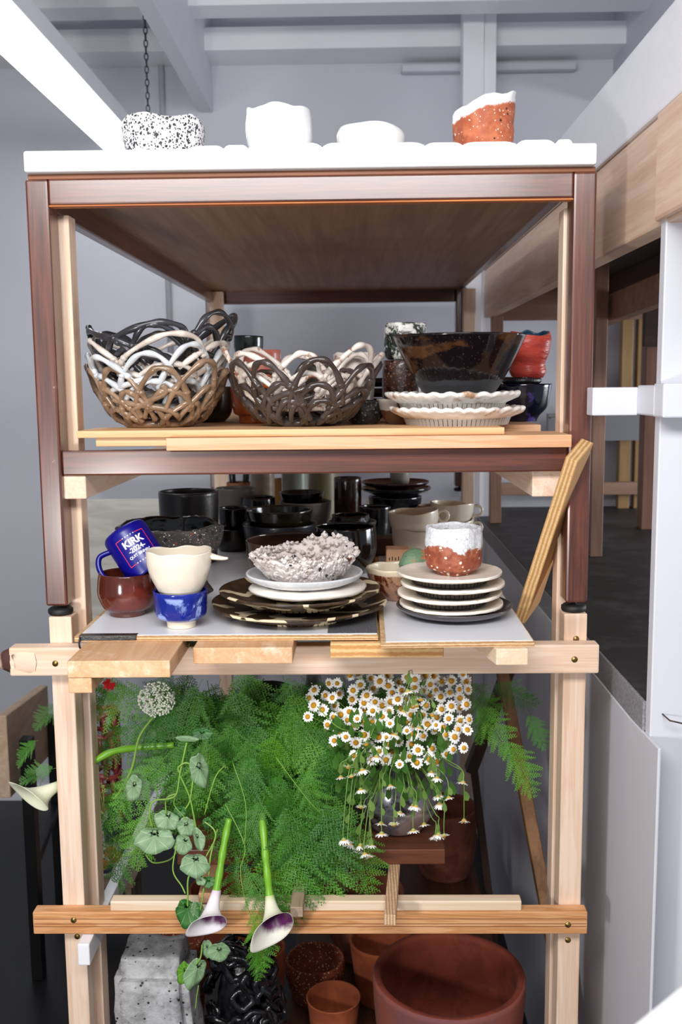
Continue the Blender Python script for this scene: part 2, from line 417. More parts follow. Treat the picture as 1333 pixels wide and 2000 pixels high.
boxo('lower_rail', LX0 + LW, LX1 - LW, 0.006, 0.03, QB, QT, brown('X'), tb, 0.003)
boxo('lower_rail', LX0 + LW, LX1 - LW, YT - 0.03, YT - 0.004, QB, QT, brown('X'), tb, 0.003)
t = NT('ply_underside'); n = t.noise(1, 5, 0.6, t.mapping((30, 1.5, 30)), 1.0); n3 = t.noise(2.2, 4, 0.6)
c = t.mix(t.step(n, 0.3, 0.7), '#a5805e', '#8a6548'); c = t.mix(t.math('MULTIPLY', t.step(n3, 0.45, 0.7), 0.45), c, '#6f5442')
t.color(c); t.rough(0.5); m_under = t.done()
boxo('underside_panel', LX0 + 0.03, LX1 - 0.012, 0.022, YT - 0.02, ZR1 - 0.010, ZR1 - 0.001, m_under, tb, 0)
boxo('edge_strip', LX0 + 0.004, LX1 - 0.002, 0.004, 0.05, ZR1 - 0.004, ZR1 + 0.004, wood('brown_edge', '#8a5535', '#6e3d22', 'X'), tb, 0.001)
# white slab top: boards with an uneven painted upper edge
SZ = ZR1 + 0.004; sx0 = P(46, 320, -0.01).x; sx1 = P(1167, 300, -0.01).x
t = NT('thick_white_paint'); n = t.noise(22, 5, 0.6); t.color('#f4f4f6'); t.rough(0.3); t.bump(n, 0.25, 0.003); m_slab = t.done()
slab = thing('white_slab', 'thick white painted slab lying on the brown table', 'slab', ((sx0 + sx1) / 2, YT / 2, SZ))
boxo('slab_body', sx0, sx1, -0.012, YT, SZ, SZ + 0.033, m_slab, slab, 0.004)
random.seed(4)
x = sx0 + 0.27; cuts = [x]
for px in (440, 488, 545, 632, 720, 832, 905, 1010, 1085, 1120): cuts.append(P(px, 290, 0).x)
for i in range(len(cuts) - 1):
    a, b = cuts[i], cuts[i + 1] - 0.003
    mb = MB(); n = 10; vs = []; fs = []
    h = 0.0035 + 0.003 * random.random()
    for yy in (-0.009, 0.12 + 0.1 * random.random()):
        for k in range(n + 1):
            f = k / n; vs.append((a + (b - a) * f, yy, SZ + 0.0325)); 
            vs.append((a + (b - a) * f, yy, SZ + 0.033 + h * min(1, 6 * min(f, 1 - f) + 0.15)))
    m = 2 * (n + 1)
    for k in range(n):
        q = 2 * k
        fs += [(q, q + 2, q + 3, q + 1), (m + q + 2, m + q, m + q + 1, m + q + 3), (q + 1, q + 3, m + q + 3, m + q + 1)]
    fs += [(0, 1, m + 1, m), (2 * n + 1, 2 * n, m + 2 * n, m + 2 * n + 1)]
    mb.add(vs, fs); mb.build('paint_flake', m_slab, slab)
TOPZ = SZ + 0.033
# ================================================================ the timber rack
pine = lambda ax: wood('pink_fir', '#ecd3be', '#d9b598', ax, 0.6, rings=0.5)
pine2 = lambda ax: wood('warm_fir', '#dcb186', '#c9976b', ax, 0.6, rings=0.7)
rx0 = P(96, 1230, 0).x; rw = 0.0385; rx1 = P(1147.5, 1230, 0).x
FT = ZL - 0.0185
rack = thing('timber_rack', 'raw timber rack of posts and beams carrying the brown table', 'rack', (0, 0, 0))
def screw(x, y, z, par, r=0.0055):
    m = MB().lathe([(0.0, -0.001), (r * 0.35, -0.0012), (r * 0.4, -0.0004), (r * 0.9, -0.0006), (r, 0.001)], 14)
    m.v = [Vector((v.x + x, y + v.z, v.y + z)) for v in m.v]
    m.build('screw', plain('brass_screw', '#8a7440', 0.35, 0.8), par)
for x in (rx0, rx1 - rw):
    po = boxo('post', x, x + rw, 0.0, 0.042, 0, FT, pine('Z'), rack, 0.002)
for x in (LX0 + 0.013, LX1 - 0.013 - rw):
    boxo('tall_post', x + (0.002 if x < 0 else 0.010), x + rw + (0.002 if x < 0 else 0.010), 0.052, 0.092, 0, ZR0 - 0.0075, pine('Z'), rack, 0.002)
xl = P(410, 620, YT - 0.1).x; xr_ = P(929, 700, YT - 0.1).x
boxo('tall_post', xl, xl + 0.045, YT - 0.10, YT - 0.06, 0, ZR1 - 0.014, wood('pink_fir', '', '', 'Z'), rack, 0.002)
boxo('tall_post', xr_ - 0.042, xr_, YT - 0.10, YT - 0.06, 0, ZR1 - 0.014, wood('pink_fir', '', '', 'Z'), rack, 0.002)
# middle cross beam with its broken bark end
CB0 = P(600, 1318, -0.03).z; CB1 = P(600, 1262, -0.03).z
cxa = P(18, 1290, -0.03).x; cxb = P(1171, 1290, -0.03).x
cb = boxo('cross_beam', cxa, cxb, -0.031, -0.0005, CB0, CB1, pine('X'), rack, 0.003)
random.seed(8)
mb = MB(); vs = []; ns, nr = 7, 12
for i in range(ns + 1):
    f = i / ns; xx = cxa + 0.045 - f * 0.062
    for k in range(nr):
        a = 2 * math.pi * k / nr; cc, ss = math.cos(a), math.sin(a)
        q = 1.0 / max(abs(cc), abs(ss)); rr = (1 - 0.35 * f * f) * (0.9 + 0.1 * q * 0.6)
        j = 0.0018 * (random.random() - 0.5) * (1 + 2 * f)
        vs.append((xx + j * 2, -0.016 + (0.0172 + j) * cc * min(q, 1.25) * (1 - 0.4 * f ** 3), (CB0 + CB1) / 2 + (0.0245 + j) * ss * min(q, 1.25) * (1 - 0.45 * f ** 3)))
fs = [(i * nr + k, i * nr + (k + 1) % nr, (i + 1) * nr + (k + 1) % nr, (i + 1) * nr + k) for i in range(ns) for k in range(nr)] + [tuple(ns * nr + k for k in range(nr))]
t = NT('bark_end'); xx = t.sep()[0]; n = t.noise(35, 5, 0.6)
c = t.mix(t.step(t.math('ADD', xx, t.math('MULTIPLY', n, 0.03)), 0.012, 0.002), '#e3c4ac', '#4a2a26'); c = t.mix(t.step(t.math('ADD', xx, t.math('MULTIPLY', n, 0.012)), -0.019, -0.025), c, '#d8b59d')
t.color(c); t.rough(0.8); t.bump(n, 0.6, 0.004)
mb.add(vs, fs); mb.build('bark_end', t.done(), cb)
screw(P(108, 1296, -0.031).x, -0.0315, P(108, 1296, -0.031).z, cb)
screw(P(1123, 1288, -0.031).x, -0.0315, P(1123, 1288, -0.031).z, cb)
p = P(1126, 1248, 0); screw(p.x, -0.0005, p.z, rack)
# low cross beam, ledger stick on it
LB0 = P(600, 1824, -0.025).z; LB1 = P(600, 1781, -0.025).z
lxa = P(64, 1790, -0.025).x; lxb = P(1148, 1795, -0.025).x
lb = boxo('low_beam', lxa, lxb, -0.026, -0.0005, LB0, LB1, wood('striped_fir', '#dba474', '#c2854f', 'X', rings=1.6), rack, 0.002)
for g in (0.012, 0.021, 0.026):
    boxo('groove', lxa + 0.002, lxb - 0.002, -0.0266, -0.0255, LB1 - g - 0.0008, LB1 - g, plain('saw_line', '#7d4c2b', 0.8), lb, 0)
screw(P(144, 1797, -0.026).x, -0.0268, P(144, 1797, -0.026).z, lb); screw(P(1110, 1806, -0.026).x, -0.0268, P(1110, 1806, -0.026).z, lb)
p = P(151, 1829, 0); screw(p.x, -0.0005, p.z, rack); p = P(1110, 1836, 0); screw(p.x, -0.0005, p.z, rack)
sxa = P(216, 1760, -0.02).x; sxb = P(1019, 1765, -0.02).x
LS = LB1 + 0.0185
o = boxo('ledger_stick', sxa, sxb, -0.0235, 0.0, LB1 + 0.0003, LS, wood('pale_stick', '#ecd7bd', '#e0c09c', 'X'), None, 0.002)
tag(o, 'long pale square stick lying on the lowest front beam', 'stick')
# supports hidden behind the table's lower rail and shelf bearers of the table
a = P(123, 975, 0.012); b = P(181, 931, 0.012)
o = MB().box(a.x, P(168, 950, 0.012).x, 0.012, YT - 0.11, a.z, QB - 0.0005).build('shelf_bearer', pine('Y'), None, bevel=0.002); tag(o, 'square pale timber bearer under the brown table rail beside the mug', 'timber')
xbr = P(1040, 960, 0.03).x
o = MB().box(xbr, xbr + 0.05, 0.03, YT - 0.11, P(1080, 970, 0.03).z, QB - 0.0005).build('shelf_bearer', pine('Y'), None, bevel=0.002); tag(o, 'square pale timber bearer under the brown rail behind the plywood brace', 'timber')
# plywood brace leaning on the table rail
pa = P(1129, 905, -0.03); pb = P(1030, 1205, 0.13)
d = (pb - pa).normalized(); Lb = (pb - pa).length
o = MB().box(-0.0105, 0.0105, -0.0375, 0.0375, -0.012, Lb).build('plywood_brace', plyedge('ply_edge_warm', '#b98a55', '#e0bb86', 'X', 0.0068), None, local=True, bevel=0.001)
ub = Vector((0.80, -0.60, 0.2)); ub = (ub - d * ub.dot(d)).normalized(); wb_ = d.cross(ub)
mm = Matrix((ub, wb_, d)).transposed().to_4x4(); mm.translation = pa + Vector((0, 0, 0.012)); o.matrix_world = mm; tag(o, 'slanted plywood strip propped against brown table leg', 'brace')
# ---------------------------------------------------------------- planks poking out over the middle beam
def plank(name, label, pxa, pxb, yf, th, mat, yb=1.2, skew=0.0, z=None, ply=None):
    z = CB1 + 0.0006 if z is None else z
    a = PZ(pxa, 1290, z).x if False else None
    d = yf - CAM.y
    xa_ = P(pxa, 1300, yf).x; xb_ = P(pxb, 1300, yf).x
    vs = []
    for zz in (z, z + th):
        vs += [(xa_, yf, zz), (xb_, yf, zz), (xb_ + skew, yb, zz), (xa_ + skew, yb, zz)]
    o = MB().add(vs, [(0, 3, 2, 1), (4, 5, 6, 7), (0, 1, 5, 4), (1, 2, 6, 5), (2, 3, 7, 6), (3, 0, 4, 7)], False).build(name, mat, None, bevel=0.0015)
    return tag(o, label, 'plank', 'planks under the middle shelf')
wp = wood('planed_pine', '#dcb088', '#cd9c70', 'Y', rings=0.7, dust='#ead6bd')
PT = 0.026
plank('support_plank', 'widest tan plank poking out farthest, under the red brown bowl', 131, 332, -0.205, PT, wp)
plank('support_plank', 'tan plank poking out over middle beam under the round blue cup', 378, 572, -0.135, PT, wp)
plank('support_plank', 'layered plywood plank poking out between the marbled plates and dark plate', 646, 867, -0.105, 0.0235, plyedge('ply_plank', '#c68d52', '#e4bd86', 'Z', 0.0115))
plank('support_plank', 'narrowest plank poking out below corner of white laminated sheet', 970, 1032, -0.15, PT, wood('pale_stick', '#ecd7bd', '#e0c09c', 'Y'), skew=-0.06, yb=0.12)
za = CB1 - 0.0235
xa_ = P(133, 1330, -0.203).x; xb_ = P(179, 1330, -0.203).x
o = MB().box(xa_, xb_, -0.203, -0.034, za, CB1 + 0.0003).build('plank_cleat', wp, None, bevel=0.0015); tag(o, 'small square block under widest plank in front of the post', 'block')
# ---------------------------------------------------------------- laminated sheets of the middle shelf
MZ = CB1 + 0.0006 + PT + 0.0004
m_lam = plain('white_laminate', '#eceef4', 0.25)
m_ple = plyedge('sheet_edge', '#a97d52', '#e0c094', 'Z', 0.0045)
def sheet(label, corners, z, th):
    cx_ = sum(c[0] for c in corners) / 4; cy_ = sum(c[1] for c in corners) / 4
    r = thing('shelf_sheet', label, 'board', (cx_, cy_, z), 'laminated sheets')
    mb = MB(); vs = [(x, y, z) for x, y in corners] + [(x, y, z + th - 0.0012) for x, y in corners]
    F6 = [(0, 3, 2, 1), (4, 5, 6, 7), (0, 1, 5, 4), (1, 2, 6, 5), (2, 3, 7, 6), (3, 0, 4, 7)]
    mb.add(vs, F6, False).build('plywood_core', m_ple, r, bevel=0.0006)
    k = 0.004
    c2 = [(corners[0][0] + k * 2, corners[0][1] + k), (corners[1][0] - k * .5, corners[1][1] + k), (corners[2][0] - k, corners[2][1] - k), (corners[3][0] + k * 2, corners[3][1] - k)]
    vs = [(x, y, z + th - 0.0012) for x, y in c2] + [(x, y, z + th) for x, y in c2]
    MB().add(vs, F6, False).build('laminate', m_lam, r, bevel=0.0003)
    return r
TH = 0.0095
pl = PZ(145, 1242, MZ + TH); pr = PZ(735, 1240, MZ + TH)
shl = sheet('white laminated plywood sheet under the mug, bowl and marbled plates', [(pl.x, -0.095), (0.105, -0.095), (0.105, 1.75), (pl.x - 0.0, 1.75)], MZ, TH)
pq = PZ(1046, 1253, MZ + TH)
shr = sheet('white laminated plywood sheet under the stacked cream plates', [(0.108, pq.y), (pq.x, pq.y + 0.005), (pq.x + 0.01, 1.75), (0.118, 1.75)], MZ, TH)
S2 = MZ + TH
a = PZ(152, 1240, S2)
o = MB().box(pl.x + 0.008, pl.x + 0.10, -0.097, -0.082, MZ - 0.001 + TH * 0.35, S2 + 0.0008).build('black_tape', plain('black_tape', '#17181a', 0.35, bump=0.4, scale=120), shl, bevel=0.0006)
MB().tube(spline([(pl.x + 0.010, -0.0975, S2 - 0.002), (pl.x + 0.010, -0.10, S2 - 0.018), (pl.x + 0.022, -0.085, S2 - 0.034)], 5), 0.0016, 6).build('tape_tail', plain('black_tape', '', 0.35), shl)
# grey board lying under the marbled plates, seen at its edge
o = boxo('grit_sheet', P(640, 1230, -0.09).x, 0.104, -0.088, 0.1, S2 + 0.0002, S2 + 0.001, plain('grey_grit', '#3f3f43', 0.8, bump=0.5, scale=400, c2='#6a6a6e'), None, 0); tag(o, 'dark grey gritty sheet corner peeking out under marbled plates', 'sheet')
# ---------------------------------------------------------------- boards of the upper shelf
U0 = QT + 0.0005
xa = P(325, 865, -0.02).x; xb = P(1117, 862, -0.02).x
o = boxo('shelf_board', xa, xb, -0.022, 0.10, U0, U0 + 0.0205, wood('rough_fir', '#e0b28c', '#d09a70', 'X', rings=1.5), None, 0.0012); tag(o, 'long rough pink board lying on brown rail under the baskets and plates', 'board', 'upper shelf boards')
xa2 = P(148, 850, -0.005).x; xb2 = P(986, 850, -0.005).x
o = MB().add([(xa2, 0.0, U0 + 0.0209), (xb2, -0.006, U0 + 0.0209), (xb2, 0.13, U0 + 0.0209), (xa2, 0.13, U0 + 0.0209), (xa2, 0.0, U0 + 0.0325), (xb2, -0.006, U0 + 0.0325), (xb2, 0.13, U0 + 0.0325), (xa2, 0.13, U0 + 0.0325)], [(0, 3, 2, 1), (4, 5, 6, 7), (0, 1, 5, 4), (1, 2, 6, 5), (2, 3, 7, 6), (3, 0, 4, 7)], False).build('shelf_board', wood('honey_pine', '#e2b889', '#d3a06c', 'X', rings=0.5), None, bevel=0.001); tag(o, 'thin honey coloured board on top of the rough pink board', 'board', 'upper shelf boards')
xa3 = P(190, 857, 0.02).x
o = boxo('shelf_board', xa3, xa - 0.002, 0.01, 0.10, U0 + 0.006, U0 + 0.0205, wood('honey_pine', '', '', 'X'), None, 0.001); tag(o, 'short board end under thin honey coloured board below the tan basket', 'board', 'upper shelf boards')
o = boxo('shelf_board', LX0 + LW + 0.09, LX1 - LW - 0.02, 0.14, YT - 0.11, U0 + 0.004, U0 + 0.030, wood('rough_fir', '', '', 'X'), None, 0.0012); tag(o, 'wide timber deck behind the front boards under the rear pots', 'board', 'upper shelf boards')
U1 = U0 + 0.0327
# ================================================================ pottery
VX = 700.0
def XY(px, Y, py=1000):
    return P(px, py, Y).x
def nz(v, s, seed=0.0): return noise.noise(Vector((v[0] * s + seed, v[1] * s + seed * 1.7, v[2] * s - seed)))
def vessel(outer, t, floor=None, n=6):
    """closed profile: foot centre, outer wall through the points, rounded lip, inner wall, inside centre"""
    o = spline([(r, 0, z) for r, z in outer], n); o = [(max(v.x, 0.0), v.z) for v in o]
    z0 = o[0][1]; prof = [(0.0, z0 + 0.001), (o[0][0] * 0.6, z0 + 0.001), (o[0][0] * 0.93, z0)] + o
    nout = len(prof)
    rt, zt = o[-1]
    prof += [(rt - t * 0.2, zt + t * 0.35), (rt - t * 0.8, zt + t * 0.35)]
    floor = (z0 + t * 1.6) if floor is None else floor
    inn = [(max(r - t, 0.002), z) for r, z in reversed(o) if z > floor + t * 0.4]
    prof += inn
    rl = inn[-1][0] if inn else rt - t
    prof += [(rl * 0.85, floor + 0.0005), (rl * 0.5, floor), (0.0, floor)]
    return prof, nout
def pot(name, label, cat, outer, t, mats, loc, seg=48, wob=0.0, wf=14.0, rim=0.0, rimf=3.0, rough=0.0, rf=90.0, floor=None, tilt=None, group=None, parent=None, seed=0.0, rot=0.0, n=6, extra=None):
    prof, nout = vessel(outer, t, floor, n)
    zmax = max(z for r, z in prof); zmin = prof[0][1]
    def fn(v, a, r, z, i):
        h = (z - zmin) / max(zmax - zmin, 1e-5)
        k = 1.0
        if wob and r > 1e-4: k += wob * nz((math.cos(a), math.sin(a), z * 6), wf * 0.1, seed) * 2
        v = Vector((v.x * k, v.y * k, v.z))
        if rim: v.z += rim * h * h * (nz((math.cos(a) * rimf * 0.5, math.sin(a) * rimf * 0.5, 0.3), 1.0, seed + 3.1))
        if rough and 0 < i:
            q = nz(v, rf, seed + 7); q2 = nz(v, rf * 2.7, seed + 1)
            d = rough * (q + 0.5 * q2)
            if r > 1e-4:
                sgn = 1 if i < nout + 1 else -0.4
                v.x += math.cos(a) * d * sgn; v.y += math.sin(a) * d * sgn
            if i > 3: v.z += d * 0.5 * h
        if extra: v = extra(v, a, r, z, i, h)
        return v
    mb = MB(); mb.lathe(prof, seg, fn)
    if isinstance(mats, (list, tuple)) and len(mats) > 1:
        mb.mi = [0 if (i // seg) < nout else 1 for i in range(len(mb.f))]
    o = mb.build(name, mats, parent, local=True) if parent is None else mb.build(name, mats, parent, local=True)
    if parent is None:
        o.location = loc; WL[o.name] = Vector(loc)
        o.rotation_euler = (tilt[0] if tilt else 0, tilt[1] if tilt else 0, rot)
        tag(o, label, cat, group)
    return o
def glaze(name, base, spots=None, rough=0.15, zb=None, noise_scale=25, var=None, varm=(0.4, 0.6), bump=0.15, coat=0.3, bscale=70, stretch=(1, 1, 1)):
    """base colour; var: second colour by noise; zb: (z, colour below, softness); spots: list of (colour, voronoi scale, size)"""
    key = ('glaze', name)
    if key in MATS: return MATS[key]
    t = NT(name); v = t.mapping(stretch, rand=False); c = base
    if var: c = t.mix(t.step(t.noise(noise_scale, 5, 0.6, v, 0.4), *varm), base, var)
    if zb:
        z = t.sep()[2]; nn = t.noise(30, 4, 0.6)
        zz = t.math('ADD', z, t.math('MULTIPLY', t.math('SUBTRACT', nn, 0.5), zb[2] * 3))
        c = t.mix(t.step(zz, zb[0] + zb[2] * 0.3, zb[0] - zb[2] * 0.3), c, zb[1])
    for col, sc, sz in (spots or []):
        jit = t.n('ShaderNodeVectorMath', operation='ADD'); t.l(t.co, jit.inputs[0]); jit.inputs[1].default_value = (sc * 0.013, sc * 0.007, 0.3)
        d = t.voro(sc, jit.outputs[0]); nn = t.noise(sc * 1.3, 2, 0.5)
        m = t.step(t.math('ADD', d, t.math('MULTIPLY', t.math('SUBTRACT', nn, 0.5), 0.5)), sz * 1.7 + 0.03, sz * 1.7 - 0.03)
        c = t.mix(m, c, col)
    t.color(c); t.rough(rough); t.b.inputs['Coat Weight'].default_value = coat; t.b.inputs['Coat Roughness'].default_value = 0.07
    if bump: t.bump(t.noise(bscale, 5, 0.6), bump, 0.003)
    MATS[key] = t.done(); return t.m
# ---------------------------------------------------------------- four pots on the white slab
m_spk = glaze('speckled_white', '#efecec', [('#2c2b2f', 130, 0.17), ('#4a484c', 230, 0.2), ('#1d1c20', 62, 0.10)], 0.5, bump=0.5, coat=0)
pot('speckled_bowl', 'white bowl densely speckled black, standing on white slab', 'bowl', [(0.050, 0), (0.062, 0.012), (0.067, 0.035), (0.068, 0.058)], 0.006, m_spk,
    (XY(320, 0.075, 265), 0.075, TOPZ + 0.001), 72, rough=0.0016, rf=110, rim=0.02, rimf=2.0, seed=2.2)
m_wht = glaze('white_glaze', '#f3f2f1', None, 0.25, bump=0.25, coat=0.3, bscale=90)
pot('white_cup', 'plain white cup with notched rim, standing on white slab', 'cup', [(0.040, 0), (0.051, 0.014), (0.0545, 0.04), (0.052, 0.068)], 0.005, m_wht,
    (XY(545, 0.065, 255), 0.065, TOPZ + 0.004), 56, wob=0.02, rim=0.006, rimf=5, rough=0.0008, seed=4)
pot('low_white_dish', 'low white dish standing on white slab between white cup and terracotta cup', 'dish', [(0.040, 0), (0.052, 0.012), (0.056, 0.028), (0.054, 0.036)], 0.006, m_wht,
    (XY(724, 0.07, 275), 0.07, TOPZ + 0.004), 48, wob=0.02, rim=0.008, rimf=1.5, seed=9)
t = NT('terracotta_white_crust'); z = t.sep(); n = t.noise(40, 5, 0.6)
zz = t.math('ADD', t.math('ADD', z[2], t.math('MULTIPLY', z[0], -0.28)), t.math('MULTIPLY', n, 0.02))
c = t.mix(t.step(t.voro(150), 0.2, 0.12), t.mix(t.step(t.noise(60, 5, 0.6), 0.35, 0.65), '#a5502f', '#bd6d48'), '#e9d6c8')
c = t.mix(t.step(t.math('ADD', t.voro(48), t.math('MULTIPLY', n, 0.4)), 0.36, 0.3), c, '#f0e6dc')
c = t.mix(t.step(t.math('ADD', t.voro(35), t.math('MULTIPLY', n, 0.4)), 0.30, 0.27), c, '#2a2524')
c = t.mix(t.step(zz, 0.066, 0.071), c, '#eeeef0'); t.color(c); t.rough(0.6); t.bump(n, 0.5, 0.004)
def slope(v, a, r, z, i, h): v.z += v.x * 0.28 * h; return v
pot('terracotta_cup', 'orange terracotta cup capped by white crust, standing on white slab', 'cup', [(0.042, 0), (0.047, 0.015), (0.049, 0.045), (0.050, 0.073)], 0.007, t.done(),
    (XY(947, 0.06, 245), 0.06, TOPZ + 0.004), 64, wob=0.03, rough=0.0022, rf=70, rim=0.008, seed=1, extra=slope)
# ---------------------------------------------------------------- open lattice baskets
def lattice(name, label, R, H, rows, mat, loc, seed, tr=0.0042, r0=0.058, topjit=0.12, rot=0.0, squash=1.0, cross=6, lean=0.0, tilt=None):
    rnd = random.Random(seed)
    def S(th, tt):
        tt = max(tt, 0.0)
        r = r0 + (R - r0) * min(tt, 1.25) ** 0.62; z = tr + H * tt ** 1.25
        r *= 1 + 0.05 * math.sin(2 * th + seed) + 0.02 * math.sin(5 * th)
        return Vector((r * math.cos(th), r * math.sin(th) * squash, z + lean * math.cos(th) * tt * H))
    mb = MB(); nodes = []
    for (n, tb, tt) in rows:
        off = rnd.random() * 6
        for k in range(n):
            w = 2 * math.pi / n
            a0 = off + k * w + rnd.uniform(-.12, .12) * w; ww = w * rnd.uniform(0.95, 1.35)
            top = tt + rnd.uniform(-topjit, topjit) * (1 if tt > 0.8 else 0.6); b0 = tb + rnd.uniform(-.07, .05); b1 = tb + rnd.uniform(-.07, .05)
            mid = 0.5 + rnd.uniform(-.12, .12)
            c = [(a0 - 0.10 * ww, b0 - 0.05), (a0 + 0.06 * ww, b0 + (top - b0) * 0.42), (a0 + (mid - 0.2) * ww, b0 + (top - b0) * 0.88), (a0 + mid * ww, top), (a0 + (mid + 0.22) * ww, b1 + (top - b1) * 0.86), (a0 + 0.95 * ww, b1 + (top - b1) * 0.40), (a0 + 1.12 * ww, b1 - 0.06)]
            pts = [Vector((x, y, 0)) for x, y in c]; sp = spline(pts, 7)
            mb.tube([S(q.x, q.y) * 1.0 for q in sp], [tr * (0.92 + 0.18 * math.sin(j * 0.7 + seed)) for j in range(len(sp))], 8)
            nodes += [S(a0 + 0.06 * ww, b0 + (top - b0) * 0.42), S(a0 + 0.95 * ww, b1 + (top - b1) * 0.4)]
    for k in range(cross):
        a0 = rnd.random() * 6.28; w = rnd.uniform(0.5, 1.3) * rnd.choice((-1, 1)); ta = rnd.uniform(0, .25); tb = rnd.uniform(.5, .85)
        sp = spline([Vector((a0 + w * f + 0.12 * math.sin(f * 7 + k), ta + (tb - ta) * f ** 0.8, 0)) for f in (0, .25, .5, .75, 1)], 7)
        mb.tube([S(q.x, q.y) for q in sp], tr * 0.95, 8)
    for rr in (1.0, 0.66, 0.33):            # coiled floor
        mb.tube([Vector((r0 * rr * 1.05 * math.cos(q * 0.2618) * (1 + 0.06 * math.sin(q + k)), r0 * rr * 1.05 * math.sin(q * 0.2618) * squash, tr)) for q in range(24)], tr * 1.05, 8, True)
    for k in range(5):
        a = k * 1.2566 + seed
        mb.tube([Vector((r0 * 1.1 * math.cos(a), r0 * 1.1 * math.sin(a) * squash, tr)), Vector((0.004, 0, tr * 1.2)), Vector((r0 * 1.1 * math.cos(a + 2.6), r0 * 1.1 * math.sin(a + 2.6) * squash, tr))], tr, 8)
    for p_ in nodes:                          # joints swell where coils fuse
        mb.lathe([(0.0, -tr * 1.15), (tr * 1.0, -tr * 0.7), (tr * 1.35, 0), (tr * 1.0, tr * 0.7), (0.0, tr * 1.15)], 8, c=p_)
    o = mb.build(name, mat, None, local=True); o.location = loc; WL[o.name] = Vector(loc); o.rotation_euler = (tilt[0] if tilt else 0, tilt[1] if tilt else 0, rot)
    return tag(o, label, 'basket', 'lattice baskets')
m_tan = glaze('tan_gloss', '#957a62', None, 0.22, var='#7d644d', noise_scale=30, bump=0.05)
m_bwh = glaze('blue_white_gloss', '#d9dcdf', None, 0.2, var='#bfc3c8', noise_scale=25, bump=0.05)
m_crm = glaze('cream_gloss', '#ddd3ca', None, 0.25, var='#c4b6aa', noise_scale=25, bump=0.05)
m_blk = glaze('black_satin', '#2a2a2d', None, 0.3, var='#3a3a3e', noise_scale=20, bump=0.08)
m_mar = glaze('marbled_white', '#e3d8ce', None, 0.3, var='#96694c', varm=(0.56, 0.66), noise_scale=38, bump=0.1)
m_dkb = glaze('iron_brown', '#4d4340', None, 0.28, var='#3a302b', noise_scale=18, bump=0.08)
rowsA = [(9, 0.0, 0.42), (10, 0.20, 0.68), (10, 0.44, 0.98)]
bx_, by_ = XY(311, 0.155, 780), 0.155
lattice('lattice_basket', 'glossy tan lattice basket, lowest of the nested stack beside the table leg', 0.127, 0.100, rowsA, m_tan, (bx_, by_, U1 + 0.0006), 3, 0.0057)
lattice('lattice_basket', 'cool white lattice basket nested directly above the tan basket', 0.130, 0.096, [(8, 0.15, 0.6), (8, 0.48, 1.0)], m_bwh, (bx_ - 0.002, by_ + 0.002, U1 + 0.030), 11, 0.0054, r0=0.062, topjit=0.1, cross=5)
lattice('lattice_basket', 'warm white lattice basket nested between the cool white and black ones', 0.130, 0.092, [(6, 0.2, 0.6), (6, 0.55, 1.0)], m_crm, (bx_ + 0.004, by_ + 0.006, U1 + 0.052), 23, 0.0054, r0=0.064, topjit=0.10, cross=3, lean=0.05)
lattice('lattice_basket', 'black lattice basket topmost of the nested stack', 0.130, 0.094, [(7, 0.2, 0.6), (8, 0.45, 0.95), (6, 0.6, 1.05)], m_blk, (bx_ + 0.003, by_ + 0.012, U1 + 0.078), 37, 0.0056, r0=0.066, topjit=0.14, cross=5)
bx2, by2 = XY(592, 0.145, 780), 0.145
lattice('lattice_basket', 'dark iron brown lattice basket under the marbled one', 0.137, 0.096, [(10, 0.0, 0.45), (10, 0.2, 0.72), (9, 0.46, 1.0)], m_dkb, (bx2, by2, U1 + 0.0006), 41, 0.0058, cross=9)
lattice('lattice_basket', 'brown and white marbled lattice basket nested in the dark one', 0.137, 0.104, [(8, 0.15, 0.6), (8, 0.45, 0.98)], m_mar, (bx2 + 0.002, by2 + 0.006, U1 + 0.026), 58, 0.0055, r0=0.062, topjit=0.08, cross=4)
# ---------------------------------------------------------------- pots behind the baskets on the upper shelf
UD = U0 + 0.0303
def at(px, Y, z, py=760): return (XY(px, Y, py), Y, z)
m_org = glaze('orange_glaze', '#d0672a', [('#e9dccb', 60, 0.12)], 0.35, var='#b55420', bump=0.3)
pot('orange_cup', 'orange footed cup behind the dark lattice basket', 'cup', [(0.030, 0), (0.032, 0.014), (0.042, 0.022), (0.046, 0.06), (0.045, 0.098)], 0.004, m_org, at(497, 0.335, UD + 0.0003), 48, wob=0.02, rough=0.0008)
m_pnk = glaze('coral_clay', '#c2705c', [('#e7c8b5', 40, 0.14)], 0.5, var='#a95445', bump=0.4)
pot('coral_cup', 'coral pink cup seen through the marbled lattice basket', 'cup', [(0.034, 0), (0.040, 0.02), (0.042, 0.08), (0.041, 0.145)], 0.004, m_pnk, at(512, 0.46, UD + 0.0003), 48, wob=0.03)
m_dgb = glaze('dark_green_black', '#14181a', None, 0.15, var='#24302b', bump=0.15)
m_dbl = glaze('dark_blue_glaze', '#151a40', [('#343c74', 60, 0.16)], 0.18, var='#1f2557')
pot('stacked_cup', 'dark brown cup lowest of the stack behind the nested baskets', 'cup', [(0.034, 0), (0.036, 0.04), (0.037, 0.092)], 0.004, glaze('dark_brown_glaze', '#2c1d16', None, 0.25, var='#1a120e'), at(497, 0.62, UD + 0.0003), 40, group='cups stacked behind the baskets')
pot('stacked_cup', 'dark blue cup in the middle of the stack behind the nested baskets', 'cup', [(0.032, 0), (0.037, 0.02), (0.036, 0.045)], 0.004, m_dbl, at(498, 0.62, UD + 0.0970), 40, group='cups stacked behind the baskets')
pot('stacked_cup', 'glossy black cup topmost of the stack behind the nested baskets', 'cup', [(0.029, 0), (0.033, 0.015), (0.0335, 0.038)], 0.004, m_dgb, at(487, 0.62, UD + 0.1445), 40, tilt=(0, 0.03), group='cups stacked behind the baskets')
